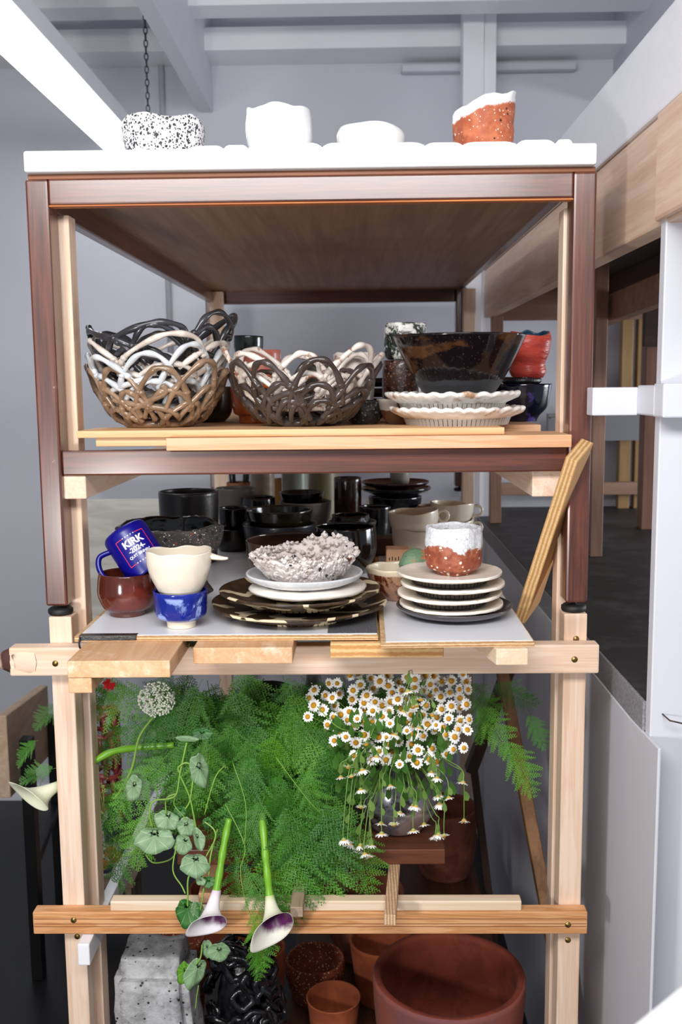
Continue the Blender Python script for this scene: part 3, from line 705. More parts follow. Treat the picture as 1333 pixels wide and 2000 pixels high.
pot('brown_beaker', 'small brown beaker beside the stacked dark cups', 'beaker', [(0.020, 0), (0.021, 0.06), (0.021, 0.125)], 0.003, glaze('tobacco', '#5a4535', None, 0.4), at(533, 0.72, UD + 0.0003), 32)
m_cbk = glaze('charcoal_matte', '#26221f', None, 0.6, var='#35302b', bump=0.4)
pot('charcoal_cup', 'charcoal cup behind the marbled lattice basket', 'cup', [(0.026, 0), (0.029, 0.05), (0.029, 0.112)], 0.004, m_cbk, at(625, 0.42, UD + 0.0003), 40, wob=0.02)
m_crk = glaze('crackle_white', '#ddd2ca', None, 0.4, var='#9d7a68', varm=(0.58, 0.72), noise_scale=45, bump=0.4)
pot('crackle_cup', 'tall white crackled cup beside the marbled lattice basket', 'cup', [(0.030, 0), (0.036, 0.03), (0.041, 0.09), (0.042, 0.132)], 0.004, m_crk, at(694, 0.31, UD + 0.0003), 48, wob=0.03, rough=0.001, rim=0.004)
m_crs = glaze('black_crust', '#1b1b1d', [('#6c6c70', 140, 0.15)], 0.35, bump=0.9, bscale=120)
pot('crusty_bowl', 'small black crusty bowl beside the dark lattice basket', 'bowl', [(0.024, 0), (0.034, 0.015), (0.038, 0.042)], 0.005, m_crs, at(712, 0.235, UD + 0.0003), 48, rough=0.003, rf=120)
m_bpl = glaze('black_gloss', '#0f0f12', None, 0.1, bump=0.05)
for k in range(4):
    pot('black_saucer', ['black saucer lowest of the pile beside brown speckled cup', 'black saucer second from the bottom beside brown speckled cup', 'black saucer third from the bottom beside brown speckled cup', 'topmost black saucer of the pile beside brown speckled cup'][k], 'saucer', [(0.030, 0), (0.05, 0.006), (0.058, 0.018)], 0.003, m_bpl, at(722, 0.56, UD + 0.0004 + k * 0.0225), 40, group='black saucers', floor=0.006)
m_bsp = glaze('brown_speckle', '#4a2c22', [('#8b6a58', 150, 0.16), ('#1c1210', 80, 0.16)], 0.35, bump=0.5)
pot('speckled_brown_cup', 'brown speckled cup beneath the green and white cup', 'cup', [(0.034, 0), (0.040, 0.02), (0.042, 0.09), (0.039, 0.118)], 0.004, m_bsp, at(789, 0.345, UD + 0.0003), 48, wob=0.02, rough=0.001)
t = NT('green_white_rough'); n = t.noise(28, 6, 0.65, None, 1.0); n2 = t.noise(60, 5, 0.6)
c = t.mix(t.step(n, 0.47, 0.55), '#1d2420', '#e2e1dc'); c = t.mix(t.step(n2, 0.58, 0.66), c, '#3b4a33'); t.color(c); t.rough(0.25); t.bump(n, 1.0, 0.006)
pot('green_white_cup', 'rough green black and white cup on top of the brown speckled cup', 'cup', [(0.036, 0), (0.042, 0.012), (0.0425, 0.05), (0.040, 0.068)], 0.006, t.done(), at(794, 0.345, UD + 0.1215), 56, rough=0.0025, rf=80, wob=0.03)
# bowl and plates in front
px0, Y0 = XY(893, 0.135, 800), 0.135
t = NT('scalloped_white'); n = t.noise(45, 5, 0.6); n2 = t.noise(22, 5, 0.65); z = t.sep()
c = t.mix(t.step(n2, 0.56, 0.68), '#ece9e4', '#b08a6c'); c = t.mix(t.step(z[2], 0.0085, 0.007), c, '#8a8580'); t.color(c); t.rough(0.35); t.bump(n, 0.6, 0.004); m_scal = t.done()
def scal(v, a, r, z, i, h):
    if r > 0.085:
        s_ = abs(math.sin(a * 15.5 + 1.3 * math.sin(3 * a))); v.x *= 1 + 0.022 * s_; v.y *= 1 + 0.022 * s_; v.z += 0.004 * s_ * h
    return v
def splate(label, loc, rot, seed):
    r = thing('scalloped_plate', label, 'plate', loc, 'scalloped white plates'); r.rotation_euler.z = rot
    prof = [(0.0, 0.006), (0.078, 0.006), (0.092, 0.010), (0.112, 0.019), (0.117, 0.0225), (0.117, 0.0265), (0.111, 0.0275), (0.098, 0.0195), (0.07, 0.014), (0.0, 0.013)]
    mb = MB(); mb.lathe([(v.x, v.z) for v in spline([(a, 0, b) for a, b in prof], 4)], 124, lambda v, a, r_, z, i: scal(v + Vector((0, 0, 0.0015 * nz(v, 60, seed))), a, r_, z, i, min(1, z / 0.024)))
    mb.build('plate_body', m_scal, r, local=True)
    fo = MB(); n = 72                           # fluted foot ring
    for k in range(n):
        a = 2 * math.pi * k / n; fo.bar((0.088 * math.cos(a), 0.088 * math.sin(a), 0), (0.093 * math.cos(a), 0.093 * math.sin(a), 0.012), 0.0066, 0.004, up=(math.cos(a), math.sin(a), 0))
    fo.lathe([(0.0, 0.0015), (0.087, 0.0015), (0.0905, 0.012), (0.0, 0.012)], 48)
    fo.build('fluted_foot', glaze('bisque_foot', '#a9a39c', None, 0.7), r, local=True)
    return r
splate('scalloped white plate resting on the thin honey board, lower of two', (px0, Y0, U1 + 0.0005), 0.3, 1.0)
splate('scalloped white plate directly under the large black bowl, upper of two', (px0 - 0.008, Y0 + 0.004, U1 + 0.0265), 1.7, 5.0)
t = NT('tenmoku_bowl'); z = t.sep()[2]; n = t.noise(9, 5, 0.6, t.mapping((1, 1, 2.5), rand=False)); n2 = t.noise(220, 2, 0.5); n3 = t.noise(30, 3, 0.5)
c = t.mix(t.step(n, 0.50, 0.60), '#120c0e', '#4a2f1a'); c = t.mix(t.step(n2, 0.62, 0.7), c, '#3b2f35')
zz = t.math('ADD', z, t.math('MULTIPLY', n3, 0.012)); mk = t.step(zz, 0.044, 0.041)
c = t.mix(mk, c, '#2d2d30'); t.color(c)
t.rough(t.math('ADD', t.math('MULTIPLY', mk, 0.42), 0.10)); t.bump(n2, 0.05, 0.001)
pot('black_bowl', 'large glossy black brown bowl standing on the scalloped plates', 'bowl', [(0.050, 0), (0.060, 0.010), (0.083, 0.045), (0.104, 0.085), (0.117, 0.113)], 0.0045, t.done(), (px0 + 0.004, Y0 + 0.002, U1 + 0.0265 + 0.0142), 80, wob=0.008)
m_wbr = glaze('white_brown_glaze', '#dcd6cd', [('#7d4b38', 30, 0.14)], 0.2, zb=(0.026, '#6a4a30', 0.004))
pot('two_tone_bowl', 'white and brown bowl half hidden behind the scalloped plates', 'bowl', [(0.028, 0), (0.042, 0.015), (0.052, 0.045)], 0.004, m_wbr, at(790, 0.225 + 0.0, UD + 0.0003), 48)
m_blb = glaze('midnight_bowl', '#0d0e22', None, 0.12, var='#4b3f86', varm=(0.55, 0.62), noise_scale=14, bump=0.1)
pot('midnight_bowl', 'dark blue bowl beneath the red cup beside the table leg', 'bowl', [(0.030, 0), (0.034, 0.010), (0.050, 0.030), (0.057, 0.070)], 0.004, m_blb, at(1020, 0.30, UD + 0.0003), 56)
pot('dark_saucer', 'dark saucer between the red cup and the dark blue bowl', 'saucer', [(0.028, 0), (0.034, 0.006), (0.037, 0.012)], 0.003, m_crs, at(1019, 0.30, UD + 0.0705), 40, floor=0.004) if False else None
o = MB().lathe([(0.0, 0.0), (0.034, 0.0), (0.0385, 0.004), (0.0385, 0.009), (0.034, 0.013), (0.0, 0.013)], 48, lambda v, a, r, z, i: v + Vector((0, 0, 0.0012 * nz(v, 90)))).build('dark_disc', m_crs, None, local=True)
o.location = at(1019, 0.30, UD + 0.0715); WL[o.name] = Vector(o.location); tag(o, 'dark crusty clay disc between the red cup and the dark blue bowl', 'disc')
t = NT('red_blue_cup'); n = t.noise(18, 4, 0.6, t.mapping((1, 1, 3), rand=False)); c = t.mix(t.step(n, 0.4, 0.62), '#c1483a', '#a5352c'); t.color(c); t.rough(0.4); t.bump(n, 0.8, 0.006)
pot('red_cup', 'red wobbly cup with blue inside on the dark blue bowl', 'cup', [(0.032, 0), (0.037, 0.012), (0.034, 0.026), (0.041, 0.048), (0.043, 0.070), (0.039, 0.082)], 0.005, [t.done(), glaze('teal_inside', '#1d3d59', None, 0.3, var='#35566b')], at(1030, 0.30, UD + 0.0855), 48, wob=0.05, tilt=(0.10, 0.03), rim=0.01, seed=3)
o = MB().bar(at(1075, 0.40, UD + 0.002), at(1100, 0.40, UD + 0.002), 0.03, 0.003).build('paper_scrap', plain('grey_paper', '#9a9da3', 0.7)); tag(o, 'crumpled grey paper scrap on the shelf beside the table leg', 'paper')
m_olv = glaze('olive_brown', '#3b3420', None, 0.3, var='#272114')
pot('olive_pot', 'olive brown pot seen through the tan lattice basket', 'pot', [(0.045, 0), (0.06, 0.02), (0.064, 0.07)], 0.005, m_olv, at(395, 0.42, UD + 0.0003), 48)
# ---------------------------------------------------------------- middle shelf, front row
def atm(px, Y, z=None, py=1120): return (XY(px, Y, py), Y, S2 + 0.0004 if z is None else z)
t = NT('red_brown_glaze'); z = t.sep()[2]; n = t.noise(12, 4, 0.6)
c = t.mix(t.step(n, 0.4, 0.65), '#4a1f17', '#6a2b20'); c = t.mix(t.step(z, 0.020, 0.014), c, '#5b2f2a'); t.color(c); t.rough(0.14); t.b.inputs['Coat Weight'].default_value = 0.4
rbY = 0.055
pot('red_brown_bowl', 'glossy red brown footed bowl holding the blue mug', 'bowl', [(0.031, 0), (0.033, 0.008), (0.042, 0.014), (0.0505, 0.036), (0.050, 0.058), (0.0475, 0.073)], 0.0035, t.done(), atm(247, rbY), 64)
# the blue mug, tipped mouth down into the bowl
mc = P(240, 1036, 0.085)          # centre of the closed end
ax = Vector((-0.56, 0.22, 0.80)).normalized()
mug = thing('blue_mug', 'navy blue printed mug tipped upside down in red brown bowl', 'mug')
Rm, Hm = 0.0405, 0.093
m_blu = glaze('navy_glaze', '#0c0a78', None, 0.3, bump=0.0, coat=0.0)
pr = [(0.0, Hm), (Rm - 0.009, Hm), (Rm - 0.004, Hm - 0.0015), (Rm - 0.0008, Hm - 0.006), (Rm, Hm - 0.012), (Rm, 0.004), (Rm - 0.0006, 0.0005), (Rm - 0.0022, -0.0003), (Rm - 0.0035, 0.001), (Rm - 0.004, 0.006), (Rm - 0.004, Hm - 0.010), (Rm - 0.010, Hm - 0.005), (0.0, Hm - 0.005)]
MB().lathe(list(reversed(pr)), 72).build('mug_body', m_blu, mug, local=True)
hp = spline([(-Rm + 0.002, 0, 0.072), (-Rm - 0.018, 0, 0.074), (-Rm - 0.029, 0, 0.058), (-Rm - 0.029, 0, 0.036), (-Rm - 0.018, 0, 0.019), (-Rm + 0.002, 0, 0.018)], 7)
MB().tube(hp, 0.0062, 12, flat=0.8).build('handle', m_blu, mug, local=True)
m_prw = plain('white_print', '#f4f4f6', 0.3); m_prr = plain('red_print', '#d23a4e', 0.3)
def cyl(x, y, lift=0.0004):            # text sheet (x along the girth, y up) wrapped on the mug
    a = -math.pi / 2 + x / Rm; r = Rm + lift
    return Vector((r * math.cos(a), r * math.sin(a), y))
def wrap_text(body, size, cx_, cy_, bold, sx=1.0):
    cu = bpy.data.curves.new('lettering', 'FONT'); cu.body = body; cu.size = size; cu.align_x = 'CENTER'; cu.offset = bold; cu.resolution_u = 3
    ob = bpy.data.objects.new('lettering', cu); COL.objects.link(ob); bpy.context.view_layer.update()
    me = bpy.data.meshes.new_from_object(ob.evaluated_get(bpy.context.evaluated_depsgraph_get()))
    COL.objects.unlink(ob); bpy.data.objects.remove(ob); bpy.data.curves.remove(cu)
    bm = bmesh.new(); bm.from_mesh(me); bmesh.ops.triangulate(bm, faces=bm.faces[:])
    for v in bm.verts: v.co = cyl(v.co.x * sx + cx_, v.co.y + cy_, 0.0005)
    bm.to_mesh(me); bm.free(); me.name = 'lettering'
    return link('lettering', me, m_prw, mug)
dx = 0.004
wrap_text('KIRK', 0.0175, dx, 0.0530, 0.0006, 1.0)
wrap_text('-2024-', 0.0120, dx, 0.0410, 0.0003, 1.0)
wrap_text("QUIT SINNIN'", 0.0070, dx, 0.0320, 0.0001, 0.95)
def strip(x0, y0, x1, y1, w, mat, nm):
    n = 10; vs = []; fs = []; d = Vector((x1 - x0, y1 - y0)); d.normalize(); q = Vector((-d.y, d.x)) * w / 2
    for k in range(n + 1):
        x = x0 + (x1 - x0) * k / n; y = y0 + (y1 - y0) * k / n
        vs += [cyl(x + q.x, y + q.y, 0.0004), cyl(x - q.x, y - q.y, 0.0004)]
    for k in range(n): fs.append((2 * k, 2 * k + 1, 2 * k + 3, 2 * k + 2))
    MB().add(vs, fs).build(nm, mat, mug, local=True)
xw = 0.0275; yt, yb = 0.0715, 0.0215
for a in ((dx - xw, yt, dx - xw, yb), (dx + xw, yt, dx + xw, yb), (dx - xw, yt, dx - xw + 0.013, yt), (dx + xw, yt, dx + xw - 0.017, yt), (dx - xw, yb, dx - xw + 0.013, yb), (dx + xw, yb, dx + xw - 0.017, yb)):
    strip(*a, 0.0013, m_prr, 'red_frame_line')
for yy in (yt, yb):
    for k in range(5):
        x = dx - 0.0125 + k * 0.0052; mb = MB(); vs = [cyl(x, yy, 0.0005)]
        for q in range(10):
            a = math.pi / 2 + q * math.pi / 5; r = 0.0015 if q % 2 == 0 else 0.0007; vs.append(cyl(x + r * math.cos(a), yy + r * math.sin(a), 0.0005))
        mb.add(vs, [(0, 1 + q, 1 + (q + 1) % 10) for q in range(10)]).build('star', m_prw, mug, local=True)
# orient: local +Z -> ax, local -Y (printed side) -> towards the camera
zc = ax; front = (CAM - mc).normalized(); yl = -(front - zc * front.dot(zc)).normalized(); xl_ = yl.cross(zc)
mm = Matrix((xl_, yl, zc)).transposed().to_4x4(); mm.translation = mc - ax * Hm
mug.matrix_world = mm
# cream cup with a lug on a blue footed cup
t = NT('blue_cup_glaze'); n = t.noise(16, 5, 0.65, t.mapping((1, 1, 1.6), rand=False), 1.2); z = t.sep()[2]
c = t.mix(t.step(n, 0.50, 0.60), '#16257f', '#8ea0d6'); c = t.mix(t.step(z, 0.052, 0.056), c, '#1a2a8a'); c = t.mix(t.step(z, 0.013, 0.0115), c, '#e6d9c2'); t.color(c); t.rough(0.12)
bcY = -0.035
pot('blue_cup', 'blue and white glazed footed cup beneath the cream cup', 'cup', [(0.024, 0), (0.0255, 0.010), (0.037, 0.016), (0.042, 0.022), (0.0435, 0.044), (0.0445, 0.060)], 0.0035, t.done(), atm(352, bcY), 64, wob=0.012)
cc_ = thing('cream_cup', 'faceted cream cup with pointed lug handle on the blue cup', 'cup', atm(351, bcY + 0.002, S2 + 0.0605 - 0.006))
m_crc = glaze('cream_porcelain', '#e9dfcd', None, 0.22, bump=0.5, bscale=28, coat=0.4)
pot('cup_body', None, None, [(0.031, 0), (0.037, 0.010), (0.0465, 0.030), (0.0525, 0.052), (0.0535, 0.071)], 0.003, m_crc, None, 64, wob=0.025, rim=0.006, rough=0.0006, rf=60, parent=cc_, seed=6)
MB().tube(spline([(0.050, 0, 0.063), (0.062, -0.002, 0.0605), (0.074, -0.003, 0.059), (0.081, -0.004, 0.0595)], 5), [0.0085 - 0.0004 * k for k in range(16)], 12, flat=0.7).build('lug_handle', m_crc, cc_, local=True)
# dark stone bowl and tall dark pot behind
m_stn = glaze('dark_grog_clay', '#3a3431', [('#b9b0a4', 240, 0.10), ('#6b3528', 60, 0.09), ('#171413', 50, 0.14), ('#d8d2c8', 95, 0.06)], 0.7, bump=0.8, coat=0, bscale=90)
pot('grog_bowl', 'dark gritty stoneware bowl on a flared base behind the blue mug', 'bowl', [(0.078, 0), (0.066, 0.018), (0.062, 0.036), (0.078, 0.065), (0.094, 0.095), (0.100, 0.128)], 0.008, [m_stn, glaze('dark_mirror', '#0e1012', None, 0.08, var='#2b3338', varm=(0.5, 0.7))], atm(337, 0.245), 80, wob=0.05, rough=0.0028, rf=70, rim=0.014, rimf=2.4, seed=2)
m_bbc = glaze('black_brown_band', '#1a1614', None, 0.35, var='#3c2c25', varm=(0.5, 0.66), noise_scale=9, bump=0.2)
pot('tall_dark_pot', 'straight black brown pot behind the gritty bowl', 'pot', [(0.060, 0), (0.064, 0.05), (0.066, 0.11), (0.067, 0.158)], 0.005, m_bbc, atm(373, 0.57), 56)
m_dk1 = glaze('dark_a', '#16171c', None, 0.12, bump=0.1)
m_dk2 = glaze('dark_b', '#1e1a17', None, 0.3, var='#2c2620')
m_dk3 = glaze('dark_c', '#20242d', None, 0.35, var='#2f333c')
m_olg = glaze('olive_gloss', '#2a2718', None, 0.15, var='#1d1b10')
m_gry = glaze('pale_grey_glaze', '#9c9893', None, 0.35, var='#88847f')
m_bei = glaze('beige_glaze', '#b3a28c', None, 0.4, var='#9b8a74')
m_brr = glaze('brown_gloss', '#3b1d14', None, 0.18, var='#241009')
m_bur = glaze('burgundy', '#3d1a25', None, 0.2, var='#2c1019')
def bowl(nm, label, r, h, px, Y, z=None, mat=None, foot=0.6, belly=0.92, cat='bowl', seg=44, t=0.004, **kw):
    return pot(nm, label, cat, [(r * foot, 0), (r * (foot + belly) / 2, h * 0.18), (r * belly, h * 0.5), (r, h)], t, mat or m_dk1, atm(px, Y, z, 1000), seg, **kw)
# marbled plates, stacked
t = NT('marbled_clay'); v = t.mapping((1, 1, 1), rand=False); n = t.noise(7, 3, 0.5, v, 1.8)
wv = t.n('ShaderNodeTexWave'); wv.inputs['Scale'].default_value = 3.5; wv.inputs['Distortion'].default_value = 9; wv.inputs['Detail'].default_value = 2; wv.inputs['Detail Scale'].default_value = 1.6
vec = t.n('ShaderNodeMapping'); vec.inputs['Scale'].default_value = (1.1, 2.6, 3); oi = t.n('ShaderNodeObjectInfo'); sc_ = t.n('ShaderNodeVectorMath', operation='SCALE'); sc_.inputs[0].default_value = (9, 5, 3)
t.l(oi.outputs['Random'], sc_.inputs['Scale']); t.l(sc_.outputs[0], vec.inputs['Location']); t.l(t.co, vec.inputs['Vector']); t.l(vec.outputs[0], wv.inputs['Vector'])
n2 = t.noise(50, 4, 0.6)
c = t.mix(t.step(wv.outputs['Fac'], 0.80, 0.84), t.mix(t.step(n2, 0.35, 0.65), '#2e2318', '#4d3a28'), '#ddccab')
t.color(c); t.rough(0.3); t.bump(n2, 0.2, 0.002); m_marb = t.done()
def flat_plate(nm, label, R, loc, mat, rise=0.014, th=0.005, foot=0.7, wob=0.02, seed=0, rot=0.0, seg=88, group=None, footmat=None, footh=0.006, rough=0.0):
    r = thing(nm, label, 'plate', loc, group); r.rotation_euler.z = rot
    prof = [(0.0, footh), (R * foot, footh), (R * 0.88, footh + rise * 0.55), (R * 0.985, footh + rise), (R, footh + rise + th * 0.5), (R * 0.985, footh + rise + th), (R * 0.86, footh + rise * 0.5 + th), (R * foot * 0.92, footh + th), (0.0, footh + th)]
    sp = [(max(v.x, 0), v.z) for v in spline([(a, 0, b) for a, b in prof], 4)]
    def fn(v, a, r_, z, i):
        k = 1 + wob * 2 * nz((math.cos(a), math.sin(a), 0), 1.1, seed); q = Vector((v.x * k, v.y * k, v.z))
        q.z += R * 0.05 * wob * 12 * nz((math.cos(a), math.sin(a), 0.4), 1.0, seed + 5) * (r_ / R) ** 3
        if rough: q.z += rough * nz(q, 80, seed); 
        if rough and r_ > R * 0.9: q.x += rough * nz(q, 60, seed + 1); q.y += rough * nz(q, 60, seed + 2)
        return q
    MB().lathe(sp, seg, fn).build('plate_body', mat, r, local=True)
    n = 56; fo = MB()
    for k in range(n):
        a = 2 * math.pi * k / n; rr = R * foot * 0.97
        fo.bar((rr * math.cos(a) * 0.97, rr * math.sin(a) * 0.97, 0), (rr * math.cos(a), rr * math.sin(a), footh + rise * 0.12), rr * 0.085, 0.004, up=(math.cos(a), math.sin(a), 0))
    fo.lathe([(0.0, 0.0006), (R * foot * 0.95, 0.0006), (R * foot * 0.96, footh + 0.001), (0.0, footh + 0.001)], 40)
    fo.build('foot_ring', footmat or mat, r, local=True)
    return r
mpY = 0.055
flat_plate('marbled_plate', 'dark brown marbled platter at the bottom of the plate stack', 0.152, atm(584, mpY, S2 + 0.0014), m_marb, 0.012, 0.005, 0.72, 0.03, 3, 0.3, group='marbled plates')
flat_plate('marbled_plate', 'brown and cream marbled plate second from the bottom', 0.140, atm(587, mpY + 0.003, S2 + 0.0215), m_marb, 0.013, 0.005, 0.70, 0.015, 8, 2.0, group='marbled plates')
m_wsl = glaze('white_slip', '#ebe5dd', None, 0.35, var='#d8cbbd', varm=(0.55, 0.75), bump=0.4)
o = MB().lathe([(0.0, 0.0), (0.092, 0.0), (0.100, 0.003), (0.103, 0.008), (0.099, 0.0115), (0.0, 0.0115)], 72, lambda v, a, r, z, i: Vector((v.x * (1.0 + 0.10 * nz((math.cos(a), math.sin(a), 0), 1.4, 2)), v.y * (1.0 + 0.10 * nz((math.cos(a), math.sin(a), 0), 1.4, 2)), v.z + 0.0015 * nz(v, 50)))).build('white_slab_plate', m_wsl, None, local=True)
o.location = atm(601, mpY - 0.002, S2 + 0.0405); WL[o.name] = Vector(o.location); tag(o, 'flat irregular white clay slab plate on the marbled plates', 'plate')
m_wpl = glaze('chalk_white', '#e3e4e6', None, 0.6, var='#d2d4d8', bump=0.5, bscale=160, coat=0)
plz = S2 + 0.053
o = pot('white_plate', 'round chalky white plate beneath the crusty bowl', 'plate', [(0.066, 0), (0.078, 0.003), (0.096, 0.011), (0.1015, 0.019)], 0.005, m_wpl, atm(595, mpY, plz), 80, floor=0.007)
# crusty bowl built of clay crumbs
m_cru = glaze('crumb_clay', '#ddd4cf', [('#33333a', 46, 0.05), ('#b8a89c', 60, 0.10)], 0.8, bump=0.7, coat=0, bscale=160, var='#c9bdb6', varm=(0.5, 0.7))
random.seed(21)
cr = thing('crumb_bowl', 'ragged bowl made of white clay crumbs on the chalky plate', 'bowl', atm(595, mpY, plz + 0.0078))
def ragged(v, a, r, z, i, h):
    up = max(0, math.cos(a - 0.95)) ** 3
    v.z += 0.020 * up * h * h + 0.006 * nz((math.cos(a) * 4, math.sin(a) * 4, 0), 1, 3) * h
    return v
pot('bowl_shell', None, None, [(0.050, 0), (0.062, 0.008), (0.078, 0.024), (0.090, 0.040)], 0.009, m_cru, None, 96, rough=0.006, rf=95, parent=cr, extra=ragged, wob=0.03)
def chunk(mb, c, s, rnd):
    vs = []; 
    for q in ((1, 0, 0), (-1, 0, 0), (0, 1, 0), (0, -1, 0), (0, 0, 1), (0, 0, -1), (.7, .7, .5), (-.7, .6, -.5), (.5, -.7, .6), (-.6, -.7, .5)):
        vs.append(Vector(q) * s * rnd.uniform(0.6, 1.15) + c)
    bm = bmesh.new()
    for v in vs: bm.verts.new(v)
    bmesh.ops.convex_hull(bm, input=bm.verts[:]); bm.verts.index_update()
    used = [v for v in bm.verts]; mb.add([v.co.copy() for v in used], [tuple(v.index for v in f.verts) for f in bm.faces], False); bm.free()
rnd = random.Random(5)
mbs = [MB(), MB(), MB()]
for k in range(900):
    a = rnd.random() * 6.283; f = rnd.random() ** 0.6; up = max(0, math.cos(a - 0.95)) ** 3
    r = 0.052 + 0.038 * f ** 0.9; z = 0.005 + 0.040 * f ** 1.3 + up * 0.022 * f * f
    side = rnd.choice((1, 1, -0.006))
    rr = r + (0.002 if side == 1 else -0.008)
    w = rnd.random(); mbi = 0 if w < 0.965 else (1 if w < 0.99 else 2)
    chunk(mbs[mbi], Vector((rr * math.cos(a), rr * math.sin(a), z + (0.004 if side != 1 else 0))), rnd.uniform(0.0028, 0.0072) * (1.0 if mbi == 0 else 0.9), rnd)
for mb_, m_ in zip(mbs, (m_cru, plain('dark_crumb', '#2e2f36', 0.7), plain('rust_crumb', '#7a4332', 0.8))):
    o = mb_.build('crumbs', m_, cr, local=True); tag(o, kind='stuff')
# translucent brown bowl behind
t = NT('brown_glass'); n = t.noise(14, 4, 0.6); t.color(t.mix(n, '#7a5848', '#4d3a32')); t.rough(0.12); t.b.inputs['Transmission Weight'].default_value = 0.45
pot('brown_glass_bowl', 'translucent brown bowl behind the ragged crumb bowl', 'bowl', [(0.060, 0), (0.082, 0.012), (0.094, 0.05), (0.0975, 0.088)], 0.003, t.done(), atm(578, 0.315), 64, wob=0.015)
o = MB().lathe([(0.0, 0.0), (0.05, 0.0), (0.066, 0.006), (0.072, 0.02), (0.068, 0.032), (0.045, 0.040), (0.0, 0.042)], 40, lambda v, a, r, z, i: v * (1 + 0.08 * nz(v, 30))).build('clay_lump', glaze('straw_clay', '#a99a7c', None, 0.8, var='#8b7a5e', bump=0.8, coat=0), None, local=True)
o.location = atm(572, 0.315, S2 + 0.0075); WL[o.name] = Vector(o.location); tag(o, 'pale straw coloured clay lump inside the brown translucent bowl', 'clay')
# cream plates with dark feet on a dark plate
dpY = 0.035
t = NT('pewter_glaze'); n = t.noise(10, 4, 0.6); t.color(t.mix(n, '#2b2728', '#565056')); t.rough(0.2); m_pew = t.done()
pot('dark_plate', 'dark pewter coloured plate at the bottom of the cream plate stack', 'plate', [(0.060, 0), (0.070, 0.003), (0.090, 0.010), (0.0995, 0.018)], 0.0035, m_pew, atm(888, dpY), 88, floor=0.0055)
m_cpl = glaze('cream_plate', '#faf1e4', [('#e0c2a8', 50, 0.07)], 0.4, var='#f2e5d3', varm=(0.5, 0.75), bump=0.25)
m_dft = glaze('dark_foot', '#241d18', None, 0.8, var='#3a3028', bump=0.8, coat=0)
for k, (lb, dx_) in enumerate((('cream plate lying on the dark plate, lowest of four', 0.0), ('cream plate second from the bottom of four', -0.003), ('cream plate third from the bottom of four', 0.002), ('topmost cream plate, under the terracotta and white cup', -0.003))):
    flat_plate('cream_plate', lb, 0.0885 + 0.001 * (k % 2), (XY(882, dpY, 1180) + dx_, dpY + 0.002 * (k % 2), S2 + 0.0064 + k * 0.0178), m_cpl, 0.005, 0.0055, 0.74, 0.012, k * 2.3 + 1, k * 1.3, group='cream plates with dark feet', footmat=m_dft, footh=0.0075, rough=0.0007)
t = NT('terracotta_white_top'); z = t.sep()[2]; n = t.noise(38, 6, 0.65); v1 = t.voro(95)
c = t.mix(t.step(t.noise(70, 4, 0.6), 0.4, 0.62), '#8f4631', '#ad6245')
c = t.mix(t.step(t.math('ADD', t.voro(90), t.math('MULTIPLY', n, 0.5)), 0.50, 0.42), c, '#eedfca')
c = t.mix(t.step(t.math('ADD', t.voro(40), t.math('MULTIPLY', n, 0.3)), 0.28, 0.25), c, '#2b2322')
zz = t.math('ADD', z, t.math('MULTIPLY', t.math('SUBTRACT', t.noise(16, 5, 0.65), 0.5), 0.085))
wm = t.step(zz, 0.043, 0.047); wc = t.mix(t.step(t.voro(130, None, 'Distance', 'DISTANCE_TO_EDGE'), 0.03, 0.004), '#e6e8ec', '#a6a6ac')
c = t.mix(wm, c, wc); t.color(c); t.rough(0.45); t.bump(n, 0.8, 0.005)
pot('terracotta_cup', 'terracotta cup with crackled white upper half on the cream plates', 'cup', [(0.030, 0), (0.033, 0.005), (0.043, 0.010), (0.0475, 0.022), (0.0485, 0.055), (0.0465, 0.078)], 0.007, t.done(), atm(886, dpY, S2 + 0.0064 + 3 * 0.0178 + 0.0139), 72, wob=0.03, rough=0.0022, rf=75, rim=0.003, seed=4)
# drip bowl, green ball
t = NT('drip_bowl'); z = t.sep()[2]; n = t.noise(30, 5, 0.65, t.mapping((1.6, 1.6, 0.9), rand=False)); n2 = t.noise(25, 3, 0.5)
c = t.mix(t.step(n, 0.44, 0.58), '#b98d6e', '#5a2416'); zz = t.math('ADD', z, t.math('MULTIPLY', n2, 0.010)); c = t.mix(t.step(zz, 0.055, 0.0575), c, '#d6c6aa'); t.color(c); t.rough(0.3)
pot('drip_bowl', 'cream rimmed bowl with rust brown drips holding the green ball', 'bowl', [(0.026, 0), (0.038, 0.010), (0.054, 0.034), (0.0605, 0.060)], 0.005, [t.done(), glaze('cream_in', '#d8cbb2', None, 0.4)], atm(780, 0.165), 56, wob=0.02, rim=0.006)
t = NT('green_orange_ball'); n = t.noise(45, 6, 0.65); z = t.sep(); w = t.math('ADD', t.math('MULTIPLY', z[0], 9), t.math('MULTIPLY', n, 0.9))
c = t.mix(t.step(t.math('ADD', n, t.math('MULTIPLY', z[0], 5)), 0.56, 0.64), '#6f8d70', '#cf7a46'); c = t.mix(t.step(t.noise(80, 4, 0.6), 0.64, 0.7), c, '#2e3a33'); t.color(c); t.rough(0.5); t.bump(n, 1.0, 0.005)
o = MB().lathe([(0.030 * math.sin(math.pi * k / 20), 0.030 * (1 - math.cos(math.pi * k / 20))) for k in range(21)], 40, lambda v, a, r, z, i: v + Vector((math.cos(a), math.sin(a), 0)) * 0.0025 * nz(v, 80) * (1 if 0 < i < 20 else 0)).build('green_ball', t.done(), None, local=True)
o.location = atm(812, 0.165, S2 + 0.034); WL[o.name] = Vector(o.location); tag(o, 'rough green ball with orange patches sitting in drip bowl', 'ball')
